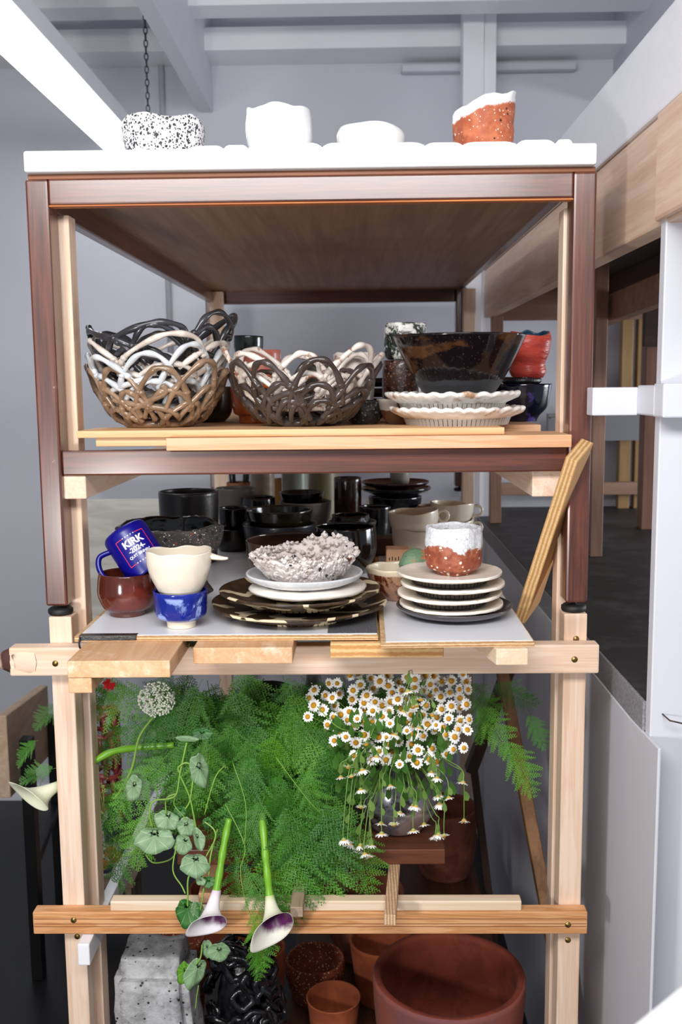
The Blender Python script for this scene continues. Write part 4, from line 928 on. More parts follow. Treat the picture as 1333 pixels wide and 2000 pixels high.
o = boxo('clay_block', XY(755, 0.34, 1070), XY(802, 0.34, 1070), 0.34, 0.39, S2 + 0.0004, S2 + 0.062, glaze('bisque_block', '#c79a78', None, 0.8, var='#b5835f', coat=0), None, 0.002); tag(o, 'small bisque clay block behind the drip bowl', 'block')
for k in range(4):
    x = XY(760 + k * 6, 0.34, 1070); boxo('printed_mark', x, x + 0.002, 0.3390, 0.3399, S2 + 0.040, S2 + 0.046 + 0.002 * (k % 2), plain('print_black', '#231a16', 0.6), o, 0)
# cream cups with ring handles
m_crp = glaze('ivory_porcelain', '#e6dbc8', None, 0.22, bump=0.1)
def hcup(label, px, Y, z, r, h, tilt=None, rot=0.0):
    c_ = thing('handled_cup', label, 'cup', atm(px, Y, z, 1020), 'ivory cups with ring handles')
    pot('cup_body', None, None, [(r * 0.5, 0), (r * 0.75, h * 0.15), (r * 0.95, h * 0.55), (r, h)], 0.003, m_crp, None, 48, wob=0.03, rim=0.010, rimf=1.5, parent=c_, seed=px)
    ring = [(r * 0.94 + 0.012 + 0.012 * math.cos(q * 0.5236), 0, h * 0.70 + 0.012 * math.sin(q * 0.5236)) for q in range(12)]
    MB().tube(ring, 0.0034, 8, True).build('ring_handle', m_crp, c_, local=True)
    c_.rotation_euler = (tilt[0] if tilt else 0, tilt[1] if tilt else 0, rot)
    return c_
hcup('ivory ring handled cup at the bottom, under the nearest tilted ivory cup', 812, 0.52, S2 + 0.0004, 0.054, 0.078)
hcup('tilted ivory ring handled cup resting in the nearest ivory cup', 812, 0.52, S2 + 0.060, 0.056, 0.056, (0.0, -0.10))
hcup('ivory ring handled cup at the bottom of the farther pair', 884, 0.70, S2 + 0.0004, 0.050, 0.075)
hcup('ivory ring handled cup on top of the farther pair', 881, 0.70, S2 + 0.057, 0.052, 0.056, (0.0, 0.04))
o = boxo('white_box', XY(880, 0.60, 1030), XY(912, 0.60, 1030), 0.575, 0.63, S2 + 0.0004, S2 + 0.045, plain('ivory_card', '#c5baa8', 0.6), None, 0.002); tag(o, 'small ivory box beside the farther ivory cups', 'box')
# ---------------------------------------------------------------- middle shelf, rows behind
bowl('blue_black_bowl', 'big blue black bowl beneath the olive bowl', 0.088, 0.072, 546, 0.66, None, m_dk3, 0.6)
bowl('olive_bowl', 'olive brown bowl standing in the blue black bowl', 0.078, 0.060, 548, 0.66, S2 + 0.045, m_olg, 0.55, wob=0.02)
bowl('black_round_pot', 'glossy black round pot with rust streaks behind the crumb bowl', 0.0635, 0.098, 675, 0.42, None, glaze('black_rust', '#0d0c0e', None, 0.1, var='#4a2318', varm=(0.6, 0.68), noise_scale=16, bump=0.05), 0.62, 1.03, 'pot')
bowl('small_black_cup', 'small glossy black cup beside the straight black brown pot', 0.036, 0.062, 455, 0.72, S2 + 0.040, m_dk1, 0.7, 0.95, 'cup')
bowl('grey_stand_pot', 'brown grey pot holding up the small glossy black cup', 0.045, 0.052, 455, 0.72, None, m_dk2, 0.8, 0.97, 'pot', floor=0.0387)
bowl('pale_grey_bowl', 'pale grey bowl with a black dish inside', 0.070, 0.085, 597, 0.98, None, m_gry, 0.55)
bowl('black_dish', 'black dish lying in the pale grey bowl', 0.060, 0.030, 590, 0.98, S2 + 0.080, m_dk1, 0.7)
bowl('speckled_grey_bowl', 'dark speckled bowl between the olive and pale grey bowls', 0.062, 0.075, 548, 0.86, None, glaze('speckled_grey', '#3c3e4a', [('#9aa0b4', 160, 0.15)], 0.3), 0.6)
bowl('grey_lip_dish', 'shallow grey dish beneath the black bumpy bowl', 0.058, 0.040, 690, 0.70, S2 + 0.030, m_gry, 0.6, 0.9, 'dish', wob=0.03)
bowl('dish_stand', 'dark block pot beneath the shallow grey dish', 0.045, 0.034, 690, 0.70, None, m_dk2, 0.8, 0.97, 'pot', floor=0.0285)
bowl('black_bumpy_bowl', 'black bumpy bowl in the shallow grey dish', 0.044, 0.048, 685, 0.70, S2 + 0.0375, glaze('bumpy_black', '#0f0d0c', [('#3a2a22', 60, 0.16)], 0.12, bump=1.0, bscale=60), 0.6, 1.05, rough=0.003, rf=80)
bowl('tall_brown_vase', 'tall brown black cylinder vase behind the bumpy bowl', 0.036, 0.150, 680, 0.95, None, m_brr, 0.95, 1.0, 'vase')
bowl('black_beaker', 'black beaker beside the bumpy bowl', 0.040, 0.085, 734, 0.86, None, m_dk1, 0.8, 0.97, 'beaker')
bowl('black_deep_bowl', 'black deep bowl lowest of the stack under the burgundy plate', 0.066, 0.062, 770, 1.0, None, m_dk1, 0.6, 0.95)
bowl('black_deep_bowl', 'black deep bowl second from the bottom under the burgundy plate', 0.072, 0.045, 772, 1.0, S2 + 0.050, m_dk1, 0.6, 0.95)
flat_plate('black_plate', 'ragged black plate beneath the burgundy plate', 0.094, atm(775, 1.0, S2 + 0.0965), m_dk1, 0.012, 0.006, 0.6, 0.03, 7, 0.2)
flat_plate('burgundy_plate', 'burgundy plate carrying a small grey pot', 0.090, atm(773, 1.0, S2 + 0.1135), m_bur, 0.012, 0.005, 0.6, 0.015, 3, 0.2)
bowl('grey_beaker', 'small grey pot standing on the burgundy plate', 0.029, 0.060, 782, 1.0, S2 + 0.1250, m_gry, 0.75, 0.95, 'pot')
bowl('beige_vase', 'beige ribbed vase behind the speckled grey bowl', 0.034, 0.155, 514, 1.12, None, m_bei, 0.85, 1.0, 'vase')
bowl('grey_green_vase', 'grey green straight vase near the back of the shelf', 0.038, 0.165, 577, 1.2, None, glaze('celadon_dim', '#8d948a', None, 0.35), 0.95, 1.0, 'vase')
bowl('khaki_vase', 'khaki wide vase near the back beside the brown cylinder vase', 0.044, 0.160, 632, 1.3, None, glaze('khaki', '#857a5a', None, 0.4), 0.95, 1.0, 'vase')
bowl('terracotta_pot', 'terracotta planter near the back beside the beige vase', 0.036, 0.110, 468, 1.25, None, glaze('plain_terracotta', '#8f5a3d', None, 0.8, coat=0), 0.75, 0.93, 'pot')
bowl('yellow_gourd_pot', 'small mustard yellow pot peeking between two tall vases', 0.024, 0.11, 550, 1.35, None, glaze('mustard', '#b07a24', None, 0.4), 0.6, 1.05, 'pot')
bowl('black_jug', 'black jug near the back with bright glints', 0.045, 0.10, 505, 0.95, None, m_dk1, 0.75, 1.04, 'jug')
bowl('grey_tall_bowl', 'grey brown bowl behind the small glossy black cup', 0.055, 0.120, 462, 1.0, None, glaze('taupe', '#6d675e', None, 0.5), 0.7, 0.95)
o = boxo('brown_box', XY(730, 0.62, 1040), XY(785, 0.62, 1040), 0.62, 0.68, S2 + 0.0004, S2 + 0.040, wood('walnut_block', '#5a3a26', '#452a1a', 'X'), None, 0.002); tag(o, 'brown wooden block behind the round black pot', 'block')
bowl('cardboard_pot', 'pale tan pot behind the ivory cups', 0.030, 0.075, 838, 0.95, None, glaze('pale_tan', '#b59a7c', None, 0.7, coat=0), 0.8, 0.96, 'pot')
for k, px in enumerate((462, 482)):
    p0 = atm(px, 1.25, S2 + 0.02); b = MB().tube([p0, (p0[0] + (-0.01 + 0.02 * k), p0[1], p0[2] + 0.21)], 0.010, 10)
    o = b.build('dark_brush', m_dk2, None); tag(o, ['thick dark brush handle leaning in the terracotta planter', 'thick dark brush handle upright in the terracotta planter'][k], 'brush', 'brushes in planter')
# paint smeared board far behind on the other side of the shelf
t = NT('smeared_board'); v = t.mapping((2, 2, 9), rand=False); n = t.noise(1.6, 5, 0.6, v, 0.5); n2 = t.noise(6, 5, 0.6)
c = t.mix(t.step(n, 0.4, 0.62), '#dcd9cf', '#c4c1b8'); c = t.mix(t.step(n2, 0.62, 0.72), c, '#7a7a76'); t.color(c); t.rough(0.7)
a = P(150, 1000, 1.35); b = P(345, 976, 1.35)
o = boxo('smeared_board', P(150, 1000, 1.35).x - 0.15, P(440, 1000, 1.35).x, 1.775, 1.79, 0.9, P(250, 972, 1.82).z, t.done(), None, 0.003); tag(o, 'whitewashed board with dark smears standing behind the gritty bowl', 'board')
# ================================================================ lower bay: boards, sticks, clay pots
zr = EYE - 0.9
zr = LB0 - 0.0015; yw = CAM.y + 0.0; 
for _k in range(60):
    yw = -0.30 + 0.005 * _k
    if P(165, 1847, yw).z <= zr: break
xw0 = P(152, 1868, yw).x
o = boxo('white_bar', xw0, xw0 + 0.0205, yw, 0.95, zr - 0.039, zr, m_white, None, 0.002); tag(o, 'white painted square bar running back beside the front post', 'bar')
# cross sticks on the ledger and the oak board they carry
def stick(label, pa, pb, w, h, mat, cat='stick', name='cross_stick', group='sticks over the low beam'):
    o = MB().bar(pa, pb, w, h).build(name, mat, None, bevel=0.001); return tag(o, label, cat, group)
ST = 0.018
for lab, x0, x1, yf, m_, w in (('grey weathered stick across the ledger under the fern fronds', 580, 593, -0.075, wood('grey_stick', '#b09a86', '#947f6c', 'Y'), 0.021),
                               ('plywood edged stick across the ledger under the oak board', 762, 769, -0.10, plyedge('stick_ply', '#b58c68', '#dcbd98', 'X', 0.005), 0.020),
                               ('reddish stick across the ledger behind the pale purple calla', 404, 420, -0.03, wood('rosy_stick', '#c99a78', '#b07f5c', 'Y'), 0.026)):
    xa = P(x0, 1790, yf).x; xb = P(x1, 1700, 0.10).x
    stick(lab, (xa, yf, LS + 0.0004 + ST / 2), (xa + (xb - xa) * 4.2, 0.60, LS + 0.0004 + ST / 2), w, ST, m_)
p = P(589, 1785, -0.03)
OB = LS + 0.0004 + ST + 0.0005
ox0 = P(346, 1665, 0.07).x; ox1 = P(870, 1665, 0.07).x
o = boxo('oak_board', ox0, ox1, 0.07, 0.42, OB, OB + 0.029, wood('oak_brown', '#7a4a32', '#5e3524', 'X', 0.4), None, 0.002); tag(o, 'thick brown oak board carrying the silver vase and fern', 'board')
OT = OB + 0.029
# bottom shelf
BZ = P(651, 1947, 0.30).z - 0.112
w_bs = wood('umber_shelf', '#5a3826', '#422717', 'Y', 0.5)
o = boxo('bottom_shelf', CAM.x - 0.165, CAM.x + 0.33, 0.02, 1.55, BZ - 0.02, BZ, w_bs, None, 0.002); tag(o, 'dark brown bottom shelf board under the terracotta pots', 'board', 'bottom shelf boards')
o = boxo('bottom_shelf', CAM.x - 0.425, CAM.x - 0.168, 0.02, 0.36, BZ - 0.02, BZ, w_bs, None, 0.002); tag(o, 'short dark brown board under the grey stone block', 'board', 'bottom shelf boards')
for y in (0.12, 1.4):
    pass
t_ = plain('shelf_leg_black', '#15110f', 0.7)
for (x, y, lb) in ((CAM.x - 0.40, 0.20, 'dark trestle leg under the short bottom board'), (CAM.x + 0.0, 0.5, 'dark trestle leg under the middle of bottom shelf'), (CAM.x + 0.28, 0.5, 'dark trestle leg under the bottom shelf beside the panel'), (CAM.x - 0.19, 0.25, 'dark trestle leg where the two bottom boards meet')):
    o = boxo('trestle_leg', x, x + 0.04, y, y + 0.06, 0, BZ - 0.0205, t_, None, 0.002); tag(o, lb, 'leg', 'bottom shelf legs')
def terra(name, c1, c2, spots=None):
    return glaze(name, c1, spots, 0.85, var=c2, noise_scale=20, bump=0.35, coat=0)
m_t1 = terra('terra_plain', '#a4522c', '#8f4424'); m_t2 = terra('terra_pale', '#9a5a42', '#7f4436'); m_t3 = terra('terra_speckle', '#8a4226', '#74351d', [('#d9b9a0', 150, 0.13)])
t = NT('terra_big'); z = t.sep()[2]; n = t.noise(9, 5, 0.65); c = t.mix(t.step(n, 0.4, 0.65), '#8e4b3c', '#7a4a48'); c = t.mix(t.step(t.noise(28, 5, 0.6), 0.6, 0.75), c, '#a8604a'); t.color(c); t.rough(0.85); t.bump(n, 0.4, 0.004)
def rh(px, py, Y): return P(px, py, Y).z - BZ
def atb(px, Y, py=1900): return (P(px, py, Y).x, Y, BZ + 0.0004)
HB = P(877, 1905, 0.215).z - BZ
pot('large_planter', 'large dusty terracotta planter on the bottom shelf', 'planter', [(0.128, 0), (0.138, 0.25 * HB), (0.150, 0.75 * HB), (0.153, HB)], 0.018, [t.done(), terra('terra_inside', '#7c3320', '#6a2a1a')], atb(877, 0.215), 96, wob=0.008)
pot('small_planter', 'small plain terracotta pot beside the large planter', 'planter', [(0.045, 0), (0.048, rh(651, 1947, 0.30) * 0.3), (0.054, rh(651, 1947, 0.30) * 0.85), (0.0575, rh(651, 1947, 0.30))], 0.004, m_t1, atb(651, 0.30), 56)
pot('speckled_planter', 'white flecked terracotta pot behind the small plain pot', 'planter', [(0.052, 0), (0.062, 0.03), (0.069, rh(617, 1872, 0.475) * 0.7), (0.067, rh(617, 1872, 0.475))], 0.006, m_t3, atb(617, 0.475), 56, wob=0.02)
pot('flecked_planter', 'flecked terracotta pot behind the grey stone block', 'planter', [(0.040, 0), (0.052, rh(349, 1832, 0.30) * 0.4), (0.056, rh(349, 1832, 0.30))], 0.006, m_t3, (P(349, 1860, 0.30).x, 0.30, BZ + 0.0004 + 0.0), 56, wob=0.02)
pot('orange_planter', 'orange terracotta pot behind the low beam near the nasturtium leaves', 'planter', [(0.055, 0), (0.07, 0.06), (0.078, rh(385, 1735, 0.62))], 0.006, m_t1, (P(392, 1740, 0.62).x + 0.05, 0.62, BZ + 0.0004), 56)
pot('tall_planter', 'terracotta pot behind the low beam between the two front callas', 'planter', [(0.055, 0), (0.07, 0.06), (0.078, rh(505, 1725, 0.70))], 0.006, m_t1, atb(505, 0.70, 1730), 56)
pot('wide_planter', 'wide terracotta pot behind the low beam under the oak board', 'planter', [(0.075, 0), (0.09, 0.06), (0.098, rh(712, 1738, 0.66))], 0.007, m_t2, atb(712, 0.66, 1740), 56)
pot('rear_planter', 'dark terracotta pot standing farther back beneath the hanging fern tip', 'planter', [(0.07, 0), (0.085, 0.06), (0.092, rh(870, 1575, 1.05))], 0.007, m_t2, atb(870, 1.05, 1600), 56)
pot('hidden_planter', 'terracotta pot partly hidden behind the flecked pot and black coral form', 'planter', [(0.045, 0), (0.055, 0.06), (0.06, rh(505, 1850, 0.40))], 0.006, m_t1, atb(505, 0.40, 1870), 48)
pot('shoulder_planter', 'terracotta pot rim just behind the large planter', 'planter', [(0.055, 0), (0.065, 0.08), (0.072, rh(745, 1835, 0.47))], 0.006, m_t1, atb(745, 0.47, 1840), 48)
# grey stone block
random.seed(3)
bm = bmesh.new(); bmesh.ops.create_cube(bm, size=1.0)
bmesh.ops.bevel(bm, geom=bm.edges[:], offset=0.11, segments=2, affect='EDGES')
bmesh.ops.subdivide_edges(bm, edges=bm.edges[:], cuts=3, use_grid_fill=True)
bmesh.ops.subdivide_edges(bm, edges=bm.edges[:], cuts=1, use_grid_fill=True)
hs = P(300, 1888, 0.055).z - BZ
for v in bm.verts:
    x, y, z = v.co; f = z + 0.5
    v.co = Vector((x * (0.168 - 0.032 * f) + 0.012 * (1 - f), y * (0.13 - 0.02 * f), f * hs))
    q = v.co * 1.0; d = 0.006 * noise.noise(q * 22) + 0.003 * noise.noise(q * 60)
    v.co += Vector((x, y, z * 0.6)).normalized() * d
zmin = min(v.co.z for v in bm.verts)
for v in bm.verts: v.co.z -= zmin
me = bpy.data.meshes.new('stone_block'); bm.to_mesh(me); bm.free()
for pl_ in me.polygons: pl_.use_smooth = True
t = NT('pitted_stone'); n = t.noise(30, 6, 0.65); v1 = t.voro(75); n2 = t.noise(90, 4, 0.6)
pit = t.step(t.math('ADD', v1, t.math('MULTIPLY', n, 0.7)), 0.52, 0.46)
c = t.mix(t.step(n, 0.35, 0.65), '#8f8f90', '#bcbcbe'); c = t.mix(t.step(n2, 0.6, 0.72), c, '#6f6e6e'); c = t.mix(pit, c, '#2b2824'); t.color(c); t.rough(0.7)
t.bump(t.math('SUBTRACT', n, pit), 0.9, 0.006)
o = link('stone_block', me, t.done(), None, (P(304, 1930, 0.115).x, 0.115, BZ + 0.0004)); tag(o, 'pale grey pitted stone block on the short bottom board', 'stone')
# black coral like ceramic form
rnd = random.Random(12); mb = MB()
m_cor = glaze('black_coral', '#0c0c0e', None, 0.12, var='#1c1c20', bump=0.7, bscale=60)
cc = P(470, 1920, 0.21)
for k in range(58):
    a = rnd.random() * 6.28; zz = rnd.random(); R_ = 0.072 * (1 - 0.35 * abs(zz - 0.45) * 2)
    ctr = Vector((R_ * math.cos(a), R_ * 0.75 * math.sin(a), 0.02 + zz * 0.255)); nrm = Vector((math.cos(a), math.sin(a), rnd.uniform(-.3, .5))).normalized()
    x = nrm.orthogonal().normalized(); y = nrm.cross(x); rr = rnd.uniform(0.013, 0.026)
    pts = [ctr + (x * math.cos(q * 0.5236) + y * math.sin(q * 0.5236)) * rr * (1 + 0.2 * rnd.uniform(-1, 1)) + nrm * 0.004 * rnd.uniform(-1, 1) for q in range(12)]
    mb.tube(pts, rnd.uniform(0.0048, 0.0078), 8, True)
for v in mb.v: v.x *= 1.12
mb.lathe([(0.0, 0.0), (0.052, 0.0), (0.058, 0.05), (0.050, 0.18), (0.03, 0.26), (0.0, 0.265)], 24, lambda v, a, r, z, i: Vector((v.x, v.y * 0.75, v.z)))
zm = min(v.z for v in mb.v)
for v in mb.v: v.z -= zm
o = mb.build('coral_form', m_cor, None, local=True); o.location = (cc.x + 0.004, 0.21, BZ + 0.0006); WL[o.name] = Vector(o.location); tag(o, 'glossy black coral like ceramic form of fused rings', 'sculpture')
# leaning timbers against the white panel
w_ln = lambda ax: wood('leaning_fir', '#8f6338', '#74491f', ax, 0.55)
a = P(1068, 1775, 0.30); b = P(985, 1330, 0.55)
for v in (a, b): v.x = min(v.x, XP - 0.05)
o = MB().bar(a - (b - a) * 0.9, b + (b - a) * 0.12, 0.026, 0.038, up=(0, 1, 0)).build('leaning_strip', w_ln('Z'), None, bevel=0.002); tag(o, 'long brown strip leaning behind the front post against white panel', 'strip', 'leaning strips')
a = P(985, 1330, 0.95); b = P(925, 1490, 0.95)
o = MB().bar(a + (a - b) * 0.5, a + (b - a) * 1.1, 0.03, 0.045, up=(0, 1, 0)).build('leaning_strip', w_dk('Z'), None, bevel=0.002); tag(o, 'short dark strip slanting the other way behind the daisies', 'strip', 'leaning strips')
a = P(925, 1490, 0.98); b = P(955, 1745, 0.98)
o = MB().bar(a, b + (b - a) * 0.6, 0.02, 0.03, up=(0, 1, 0)).build('leaning_strip', w_dk('Z'), None, bevel=0.002); tag(o, 'thin dark upright strip behind the drooping daisies', 'strip', 'leaning strips')
# red lattice sculpture on a stool beyond the rack
YS = 1.45
sc0 = P(203, 1470, YS); rz0 = P(203, 1700, YS).z; st = thing('plank_stool', 'pale plank stool beyond the rack carrying the red lattice vessel', 'stool', (sc0.x, YS, 0))
boxo('stool_top', sc0.x - 0.12, sc0.x + 0.10, YS - 0.08, YS + 0.08, rz0 - 0.02, rz0, wood('pale_stool', '#8b7664', '#75604f', 'X'), st, 0.002)
for sx in (-0.11, 0.07):
    for sy in (-0.07, 0.05): boxo('leg', sc0.x + sx, sc0.x + sx + 0.02, YS + sy, YS + sy + 0.02, 0, rz0 - 0.021, wood('pale_stool', '', '', 'Z'), st, 0.001)
pz = P(203, 1560, YS).z
pot('painted_jar', 'white jar with dark and orange painted spots under the red lattice vessel', 'jar', [(0.05, 0), (0.066, 0.03), (0.068, 0.13), (0.05, pz - rz0)], 0.005, glaze('painted_jar', '#c9c2bc', [('#2a2d45', 22, 0.3), ('#b9673c', 17, 0.24)], 0.3, coat=0.2), (sc0.x, YS, rz0 + 0.0005), 40)
mb = MB(); Hr = P(203, 1388, YS).z - pz; Rr = 0.047
for k in range(5):
    z = Hr * (0.04 + 0.23 * k); mb.tube([Vector(((Rr + 0.006 * math.sin(k * 2.1 + q)) * math.cos(q * 0.3142), Rr * math.sin(q * 0.3142), z + 0.006 * math.sin(q * 1.3 + k))) for q in range(20)], 0.009, 8, True)
for k in range(4):
    for q in range(8):
        a = q * 0.785 + 0.3 * (k % 2); z = Hr * (0.04 + 0.23 * k)
        mb.tube([Vector((Rr * math.cos(a), Rr * math.sin(a), z)), Vector((Rr * 1.05 * math.cos(a + 0.08), Rr * 1.05 * math.sin(a + 0.08), z + Hr * 0.115)), Vector((Rr * math.cos(a), Rr * math.sin(a), z + Hr * 0.23))], 0.0075, 8)
o = mb.build('lattice_vessel', glaze('coral_red', '#a84a44', None, 0.35, var='#8e3a38'), None, local=True); zmn = min(v.z for v in mb.v); o.location = (sc0.x, YS, pz - zmn + 0.006); WL[o.name] = Vector(o.location); tag(o, 'tall red lattice ceramic vessel seen behind the fern', 'vessel')
# wooden desk body on black legs at the far side
dk = thing('desk', 'wooden desk side with black legs beyond the front post', 'desk', (CAM.x - 1.0, 1.2, 0))
pn, pf = P(12, 1398, 1.0), P(93, 1338, 1.55)
w_ds = wood('desk_ply', '#cdb398', '#b89c80', 'Y')
zt = (pn.z + pf.z) / 2
vs = []
for x in (-0.03, 0.0):
    for q, z in ((pn, pn.z), (pf, pf.z), (pf, pf.z - 0.24), (pn, pn.z - 0.24)): vs.append((q.x + x, q.y, z))
MB().add(vs, [(0, 1, 2, 3), (7, 6, 5, 4), (0, 4, 5, 1), (1, 5, 6, 2), (2, 6, 7, 3), (3, 7, 4, 0)], False).build('side_panel', w_ds, dk, bevel=0.003)
m_bkl = plain('black_leg', '#0a0a0b', 0.4)
for q, dx_ in ((pn, 0.02), (pf, 0.03)):
    boxo('leg', q.x + 0.002, q.x + 0.035, q.y - 0.02 + (0.1 if q is pn else -0.02), q.y + 0.02 + (0.1 if q is pn else -0.02), 0, q.z - 0.10, m_bkl, dk, 0.002)
MB().bar((pn.x + 0.018, pn.y + 0.1, 0.35), (pf.x + 0.018, pf.y - 0.02, 0.35), 0.025, 0.03).build('leg_brace', m_bkl, dk, bevel=0.002)
# white corner close to the lens
zc_ = EYE - 0.40; pc = PZ(1235, 1965, zc_)
a = PZ(1212, 2010, zc_); b = PZ(1345, 1903, zc_)
mb = MB(); d_ = (b - a).normalized(); nn_ = Vector((d_.y, -d_.x, 0))
q = [a - d_ * 0.06, b + d_ * 0.05, b + d_ * 0.05 + nn_ * 0.12, a - d_ * 0.06 + nn_ * 0.12]
mb.add([(v.x, v.y, zc_ - 0.03) for v in q] + [(v.x, v.y, zc_) for v in q], [(0, 3, 2, 1), (4, 5, 6, 7), (0, 1, 5, 4), (1, 2, 6, 5), (2, 3, 7, 6), (3, 0, 4, 7)], False)
o = mb.build('white_ledge', m_white, None, bevel=0.008); tag(o, 'blurred white ledge corner close to the lens', 'ledge')
zl_ = zc_ - 0.0305
o = MB().bar((o.location.x + 0.03, o.location.y - 0.02, 0.0), (o.location.x + 0.03, o.location.y - 0.02, zl_), 0.04, 0.04, up=(0, 1, 0)).build('ledge_post', m_white, o, bevel=0.002)
# ================================================================ plants
def leafmat(name, c1, c2, rough=0.45, trans=0.25, sc=40):
    key = ('leaf', name)
    if key in MATS: return MATS[key]
    t = NT(name); n = t.noise(sc, 4, 0.6, t.mapping())
    oi = t.n('ShaderNodeObjectInfo'); n2 = t.math('ADD', t.math('MULTIPLY', n, 0.6), t.math('MULTIPLY', oi.outputs['Random'], 0.4))
    c = t.mix(t.step(n2, 0.2, 0.8), c1, c2); t.color(c); t.rough(rough)
    if trans:
        tr = t.n('ShaderNodeBsdfTranslucent'); t.l(c, tr.inputs['Color']); mx = t.n('ShaderNodeMixShader'); mx.inputs[0].default_value = trans
        out = t.t.nodes['Material Output']; t.l(t.b.outputs[0], mx.inputs[1]); t.l(tr.outputs[0], mx.inputs[2]); t.l(mx.outputs[0], out.inputs['Surface'])
    MATS[key] = t.done(); return t.m
m_fern = leafmat('fern_green', '#357a10', '#62a31f', 0.5, 0.22)
m_fern2 = leafmat('fern_deep', '#2a6812', '#4a8a22', 0.5, 0.2)
m_stem = leafmat('stem_green', '#6f9a3a', '#87ad4a', 0.45, 0.0)
# ---------------------------------------------------------------- feathery fern fronds: local X along the frond, Z the flat normal
def frond_mesh(seed, L=0.2, W=0.075, npin=22, droop=0.35):
    rnd = random.Random(seed); V = []; Fc = []
    def tri(a, b, c):
        n = len(V); V.extend((a, b, c)); Fc.append((n, n + 1, n + 2))
    def quad(a, b, w, up):
        d = (b - a); s_ = d.cross(up)
        if s_.length < 1e-9: return
        s_ = s_.normalized() * w; n = len(V); V.extend((a - s_, a + s_, b + s_ * 0.5, b - s_ * 0.5)); Fc.append((n, n + 1, n + 2, n + 3))
    curve = rnd.uniform(-0.25, 0.25)
    def R(f): return Vector((L * f, L * curve * f * f, -L * droop * f * f))
    up = Vector((0, 0, 1))
    prev = R(0)
    for i in range(1, 13):
        q = R(i / 12); quad(prev, q, 0.0007 * (1.2 - i / 12), up); prev = q
    for i in range(npin):
        f = 0.10 + 0.88 * i / npin; base = R(f); side = 1 if i % 2 else -1
        ln = W * (math.sin(min(1.0, (1 - f) * 1.15 + 0.05) * math.pi / 2) ** 0.9) * rnd.uniform(0.8, 1.1)
        if f < 0.2: ln *= 0.7
        ang = rnd.uniform(0.75, 1.05); dirv = Vector((math.cos(ang), side * math.sin(ang), -0.12 + rnd.uniform(-.15, .15))).normalized()
        tip = base + dirv * ln + Vector((0, 0, -0.12 * ln)); quad(base, tip, 0.0005, up)
        nb = max(4, int(ln / 0.0036))
        for j in range(nb):
            g = (j + 0.6) / nb; b0 = base.lerp(tip, g); s2 = 1 if j % 2 else -1
            l2 = 0.0135 * (1.05 - g * 0.75) * rnd.uniform(0.8, 1.15) * (0.6 + 0.4 * ln / W)
            d2 = (dirv * 0.75 + Vector((-dirv.y, dirv.x, 0)) * s2 * 0.8 + Vector((0, 0, rnd.uniform(-.25, .25)))).normalized()
            t2 = b0 + d2 * l2
            pr_ = Vector((-d2.y, d2.x, 0)).normalized() * 0.0018
            tri(b0 - pr_ * 0.6, b0 + pr_ * 0.6, t2)
            for h in (0.35, 0.65):
                c0 = b0.lerp(t2, h)
                for s3 in (-1, 1):
                    e = c0 + (d2 * 0.6 + Vector((-d2.y, d2.x, rnd.uniform(-.3, .3))) * s3 * 0.8) * l2 * 0.40
                    tri(c0 - d2 * 0.0010, c0 + d2 * 0.0010, e)
    me = bpy.data.meshes.new('frond'); me.from_pydata([tuple(v) for v in V], [], Fc); me.update(); return me
FR = [frond_mesh(s, 0.20, 0.078, 30, dr) for s, dr in ((1, 0.25), (2, 0.5), (3, 0.1), (4, 0.7), (5, 0.35))]
for i, me in enumerate(FR): me.materials.append(m_fern if i % 2 == 0 else m_fern2)
def place_frond(par, base, direction, normal, scale, k, name='frond'):
    o = bpy.data.objects.new(name, FR[k % len(FR)]); COL.objects.link(o); o.parent = par
    x = Vector(direction).normalized(); z = Vector(normal); z = (z - x * z.dot(x))
    z = z.normalized() if z.length > 1e-4 else x.orthogonal().normalized(); y = z.cross(x)
    m = Matrix((x, y, z)).transposed().to_4x4() @ Matrix.Diagonal((scale, scale, scale, 1)); m.translation = Vector(base) - WL[par.name]
    o.matrix_local = m; return o
rnd = random.Random(77)
hub = P(520, 1400, 0.22)
fern = thing('fern_bunch', 'big bunch of feathery green fern spilling from the dark vase over oak board', 'fern', (hub.x, hub.y, OT))
cells = []
# fronds hang in front of and around the hub: (px, py, Y) of frond base and the way it points in the picture
def fr(px, py, Y, ang, sc, k=None, tilt=0.3, nrm=None):
    b = P(px, py, Y); a = math.radians(ang)
    d = Vector((math.cos(a), -tilt, -math.sin(a)))        # picture angle: 0 to the right, 90 down
    n_ = nrm or Vector((rnd.uniform(-.35, .35), -1.0, 0.45 + rnd.uniform(-.2, .3)))
    place_frond(fern, b, d, n_, sc, rnd.randrange(5) if k is None else k)
for row, (py, Yv, n_, x0, x1) in enumerate(((1310, 0.20, 16, 320, 800), (1345, 0.13, 15, 340, 650), (1390, 0.10, 14, 345, 640), (1440, 0.07, 13, 360, 640), (1490, 0.05, 12, 400, 650), (1530, 0.03, 10, 440, 660), (1570, 0.02, 8, 470, 650))):
    for i in range(n_):
        px = x0 + (x1 - x0) * (i + rnd.random()) / n_; f = (px - 520) / 250
        fr(px, py + rnd.uniform(-20, 20), Yv + rnd.uniform(-0.04, 0.05), 90 - f * (26 if f < 0 else 40) + rnd.uniform(-32, 32), rnd.uniform(0.55, 0.95), tilt=rnd.uniform(0.05, 0.45))
for i in range(60):       # deeper darker layer
    fr(rnd.uniform(370, 640), rnd.uniform(1320, 1480), rnd.uniform(0.20, 0.32), rnd.uniform(50, 130), rnd.uniform(0.8, 1.1), tilt=0.1)
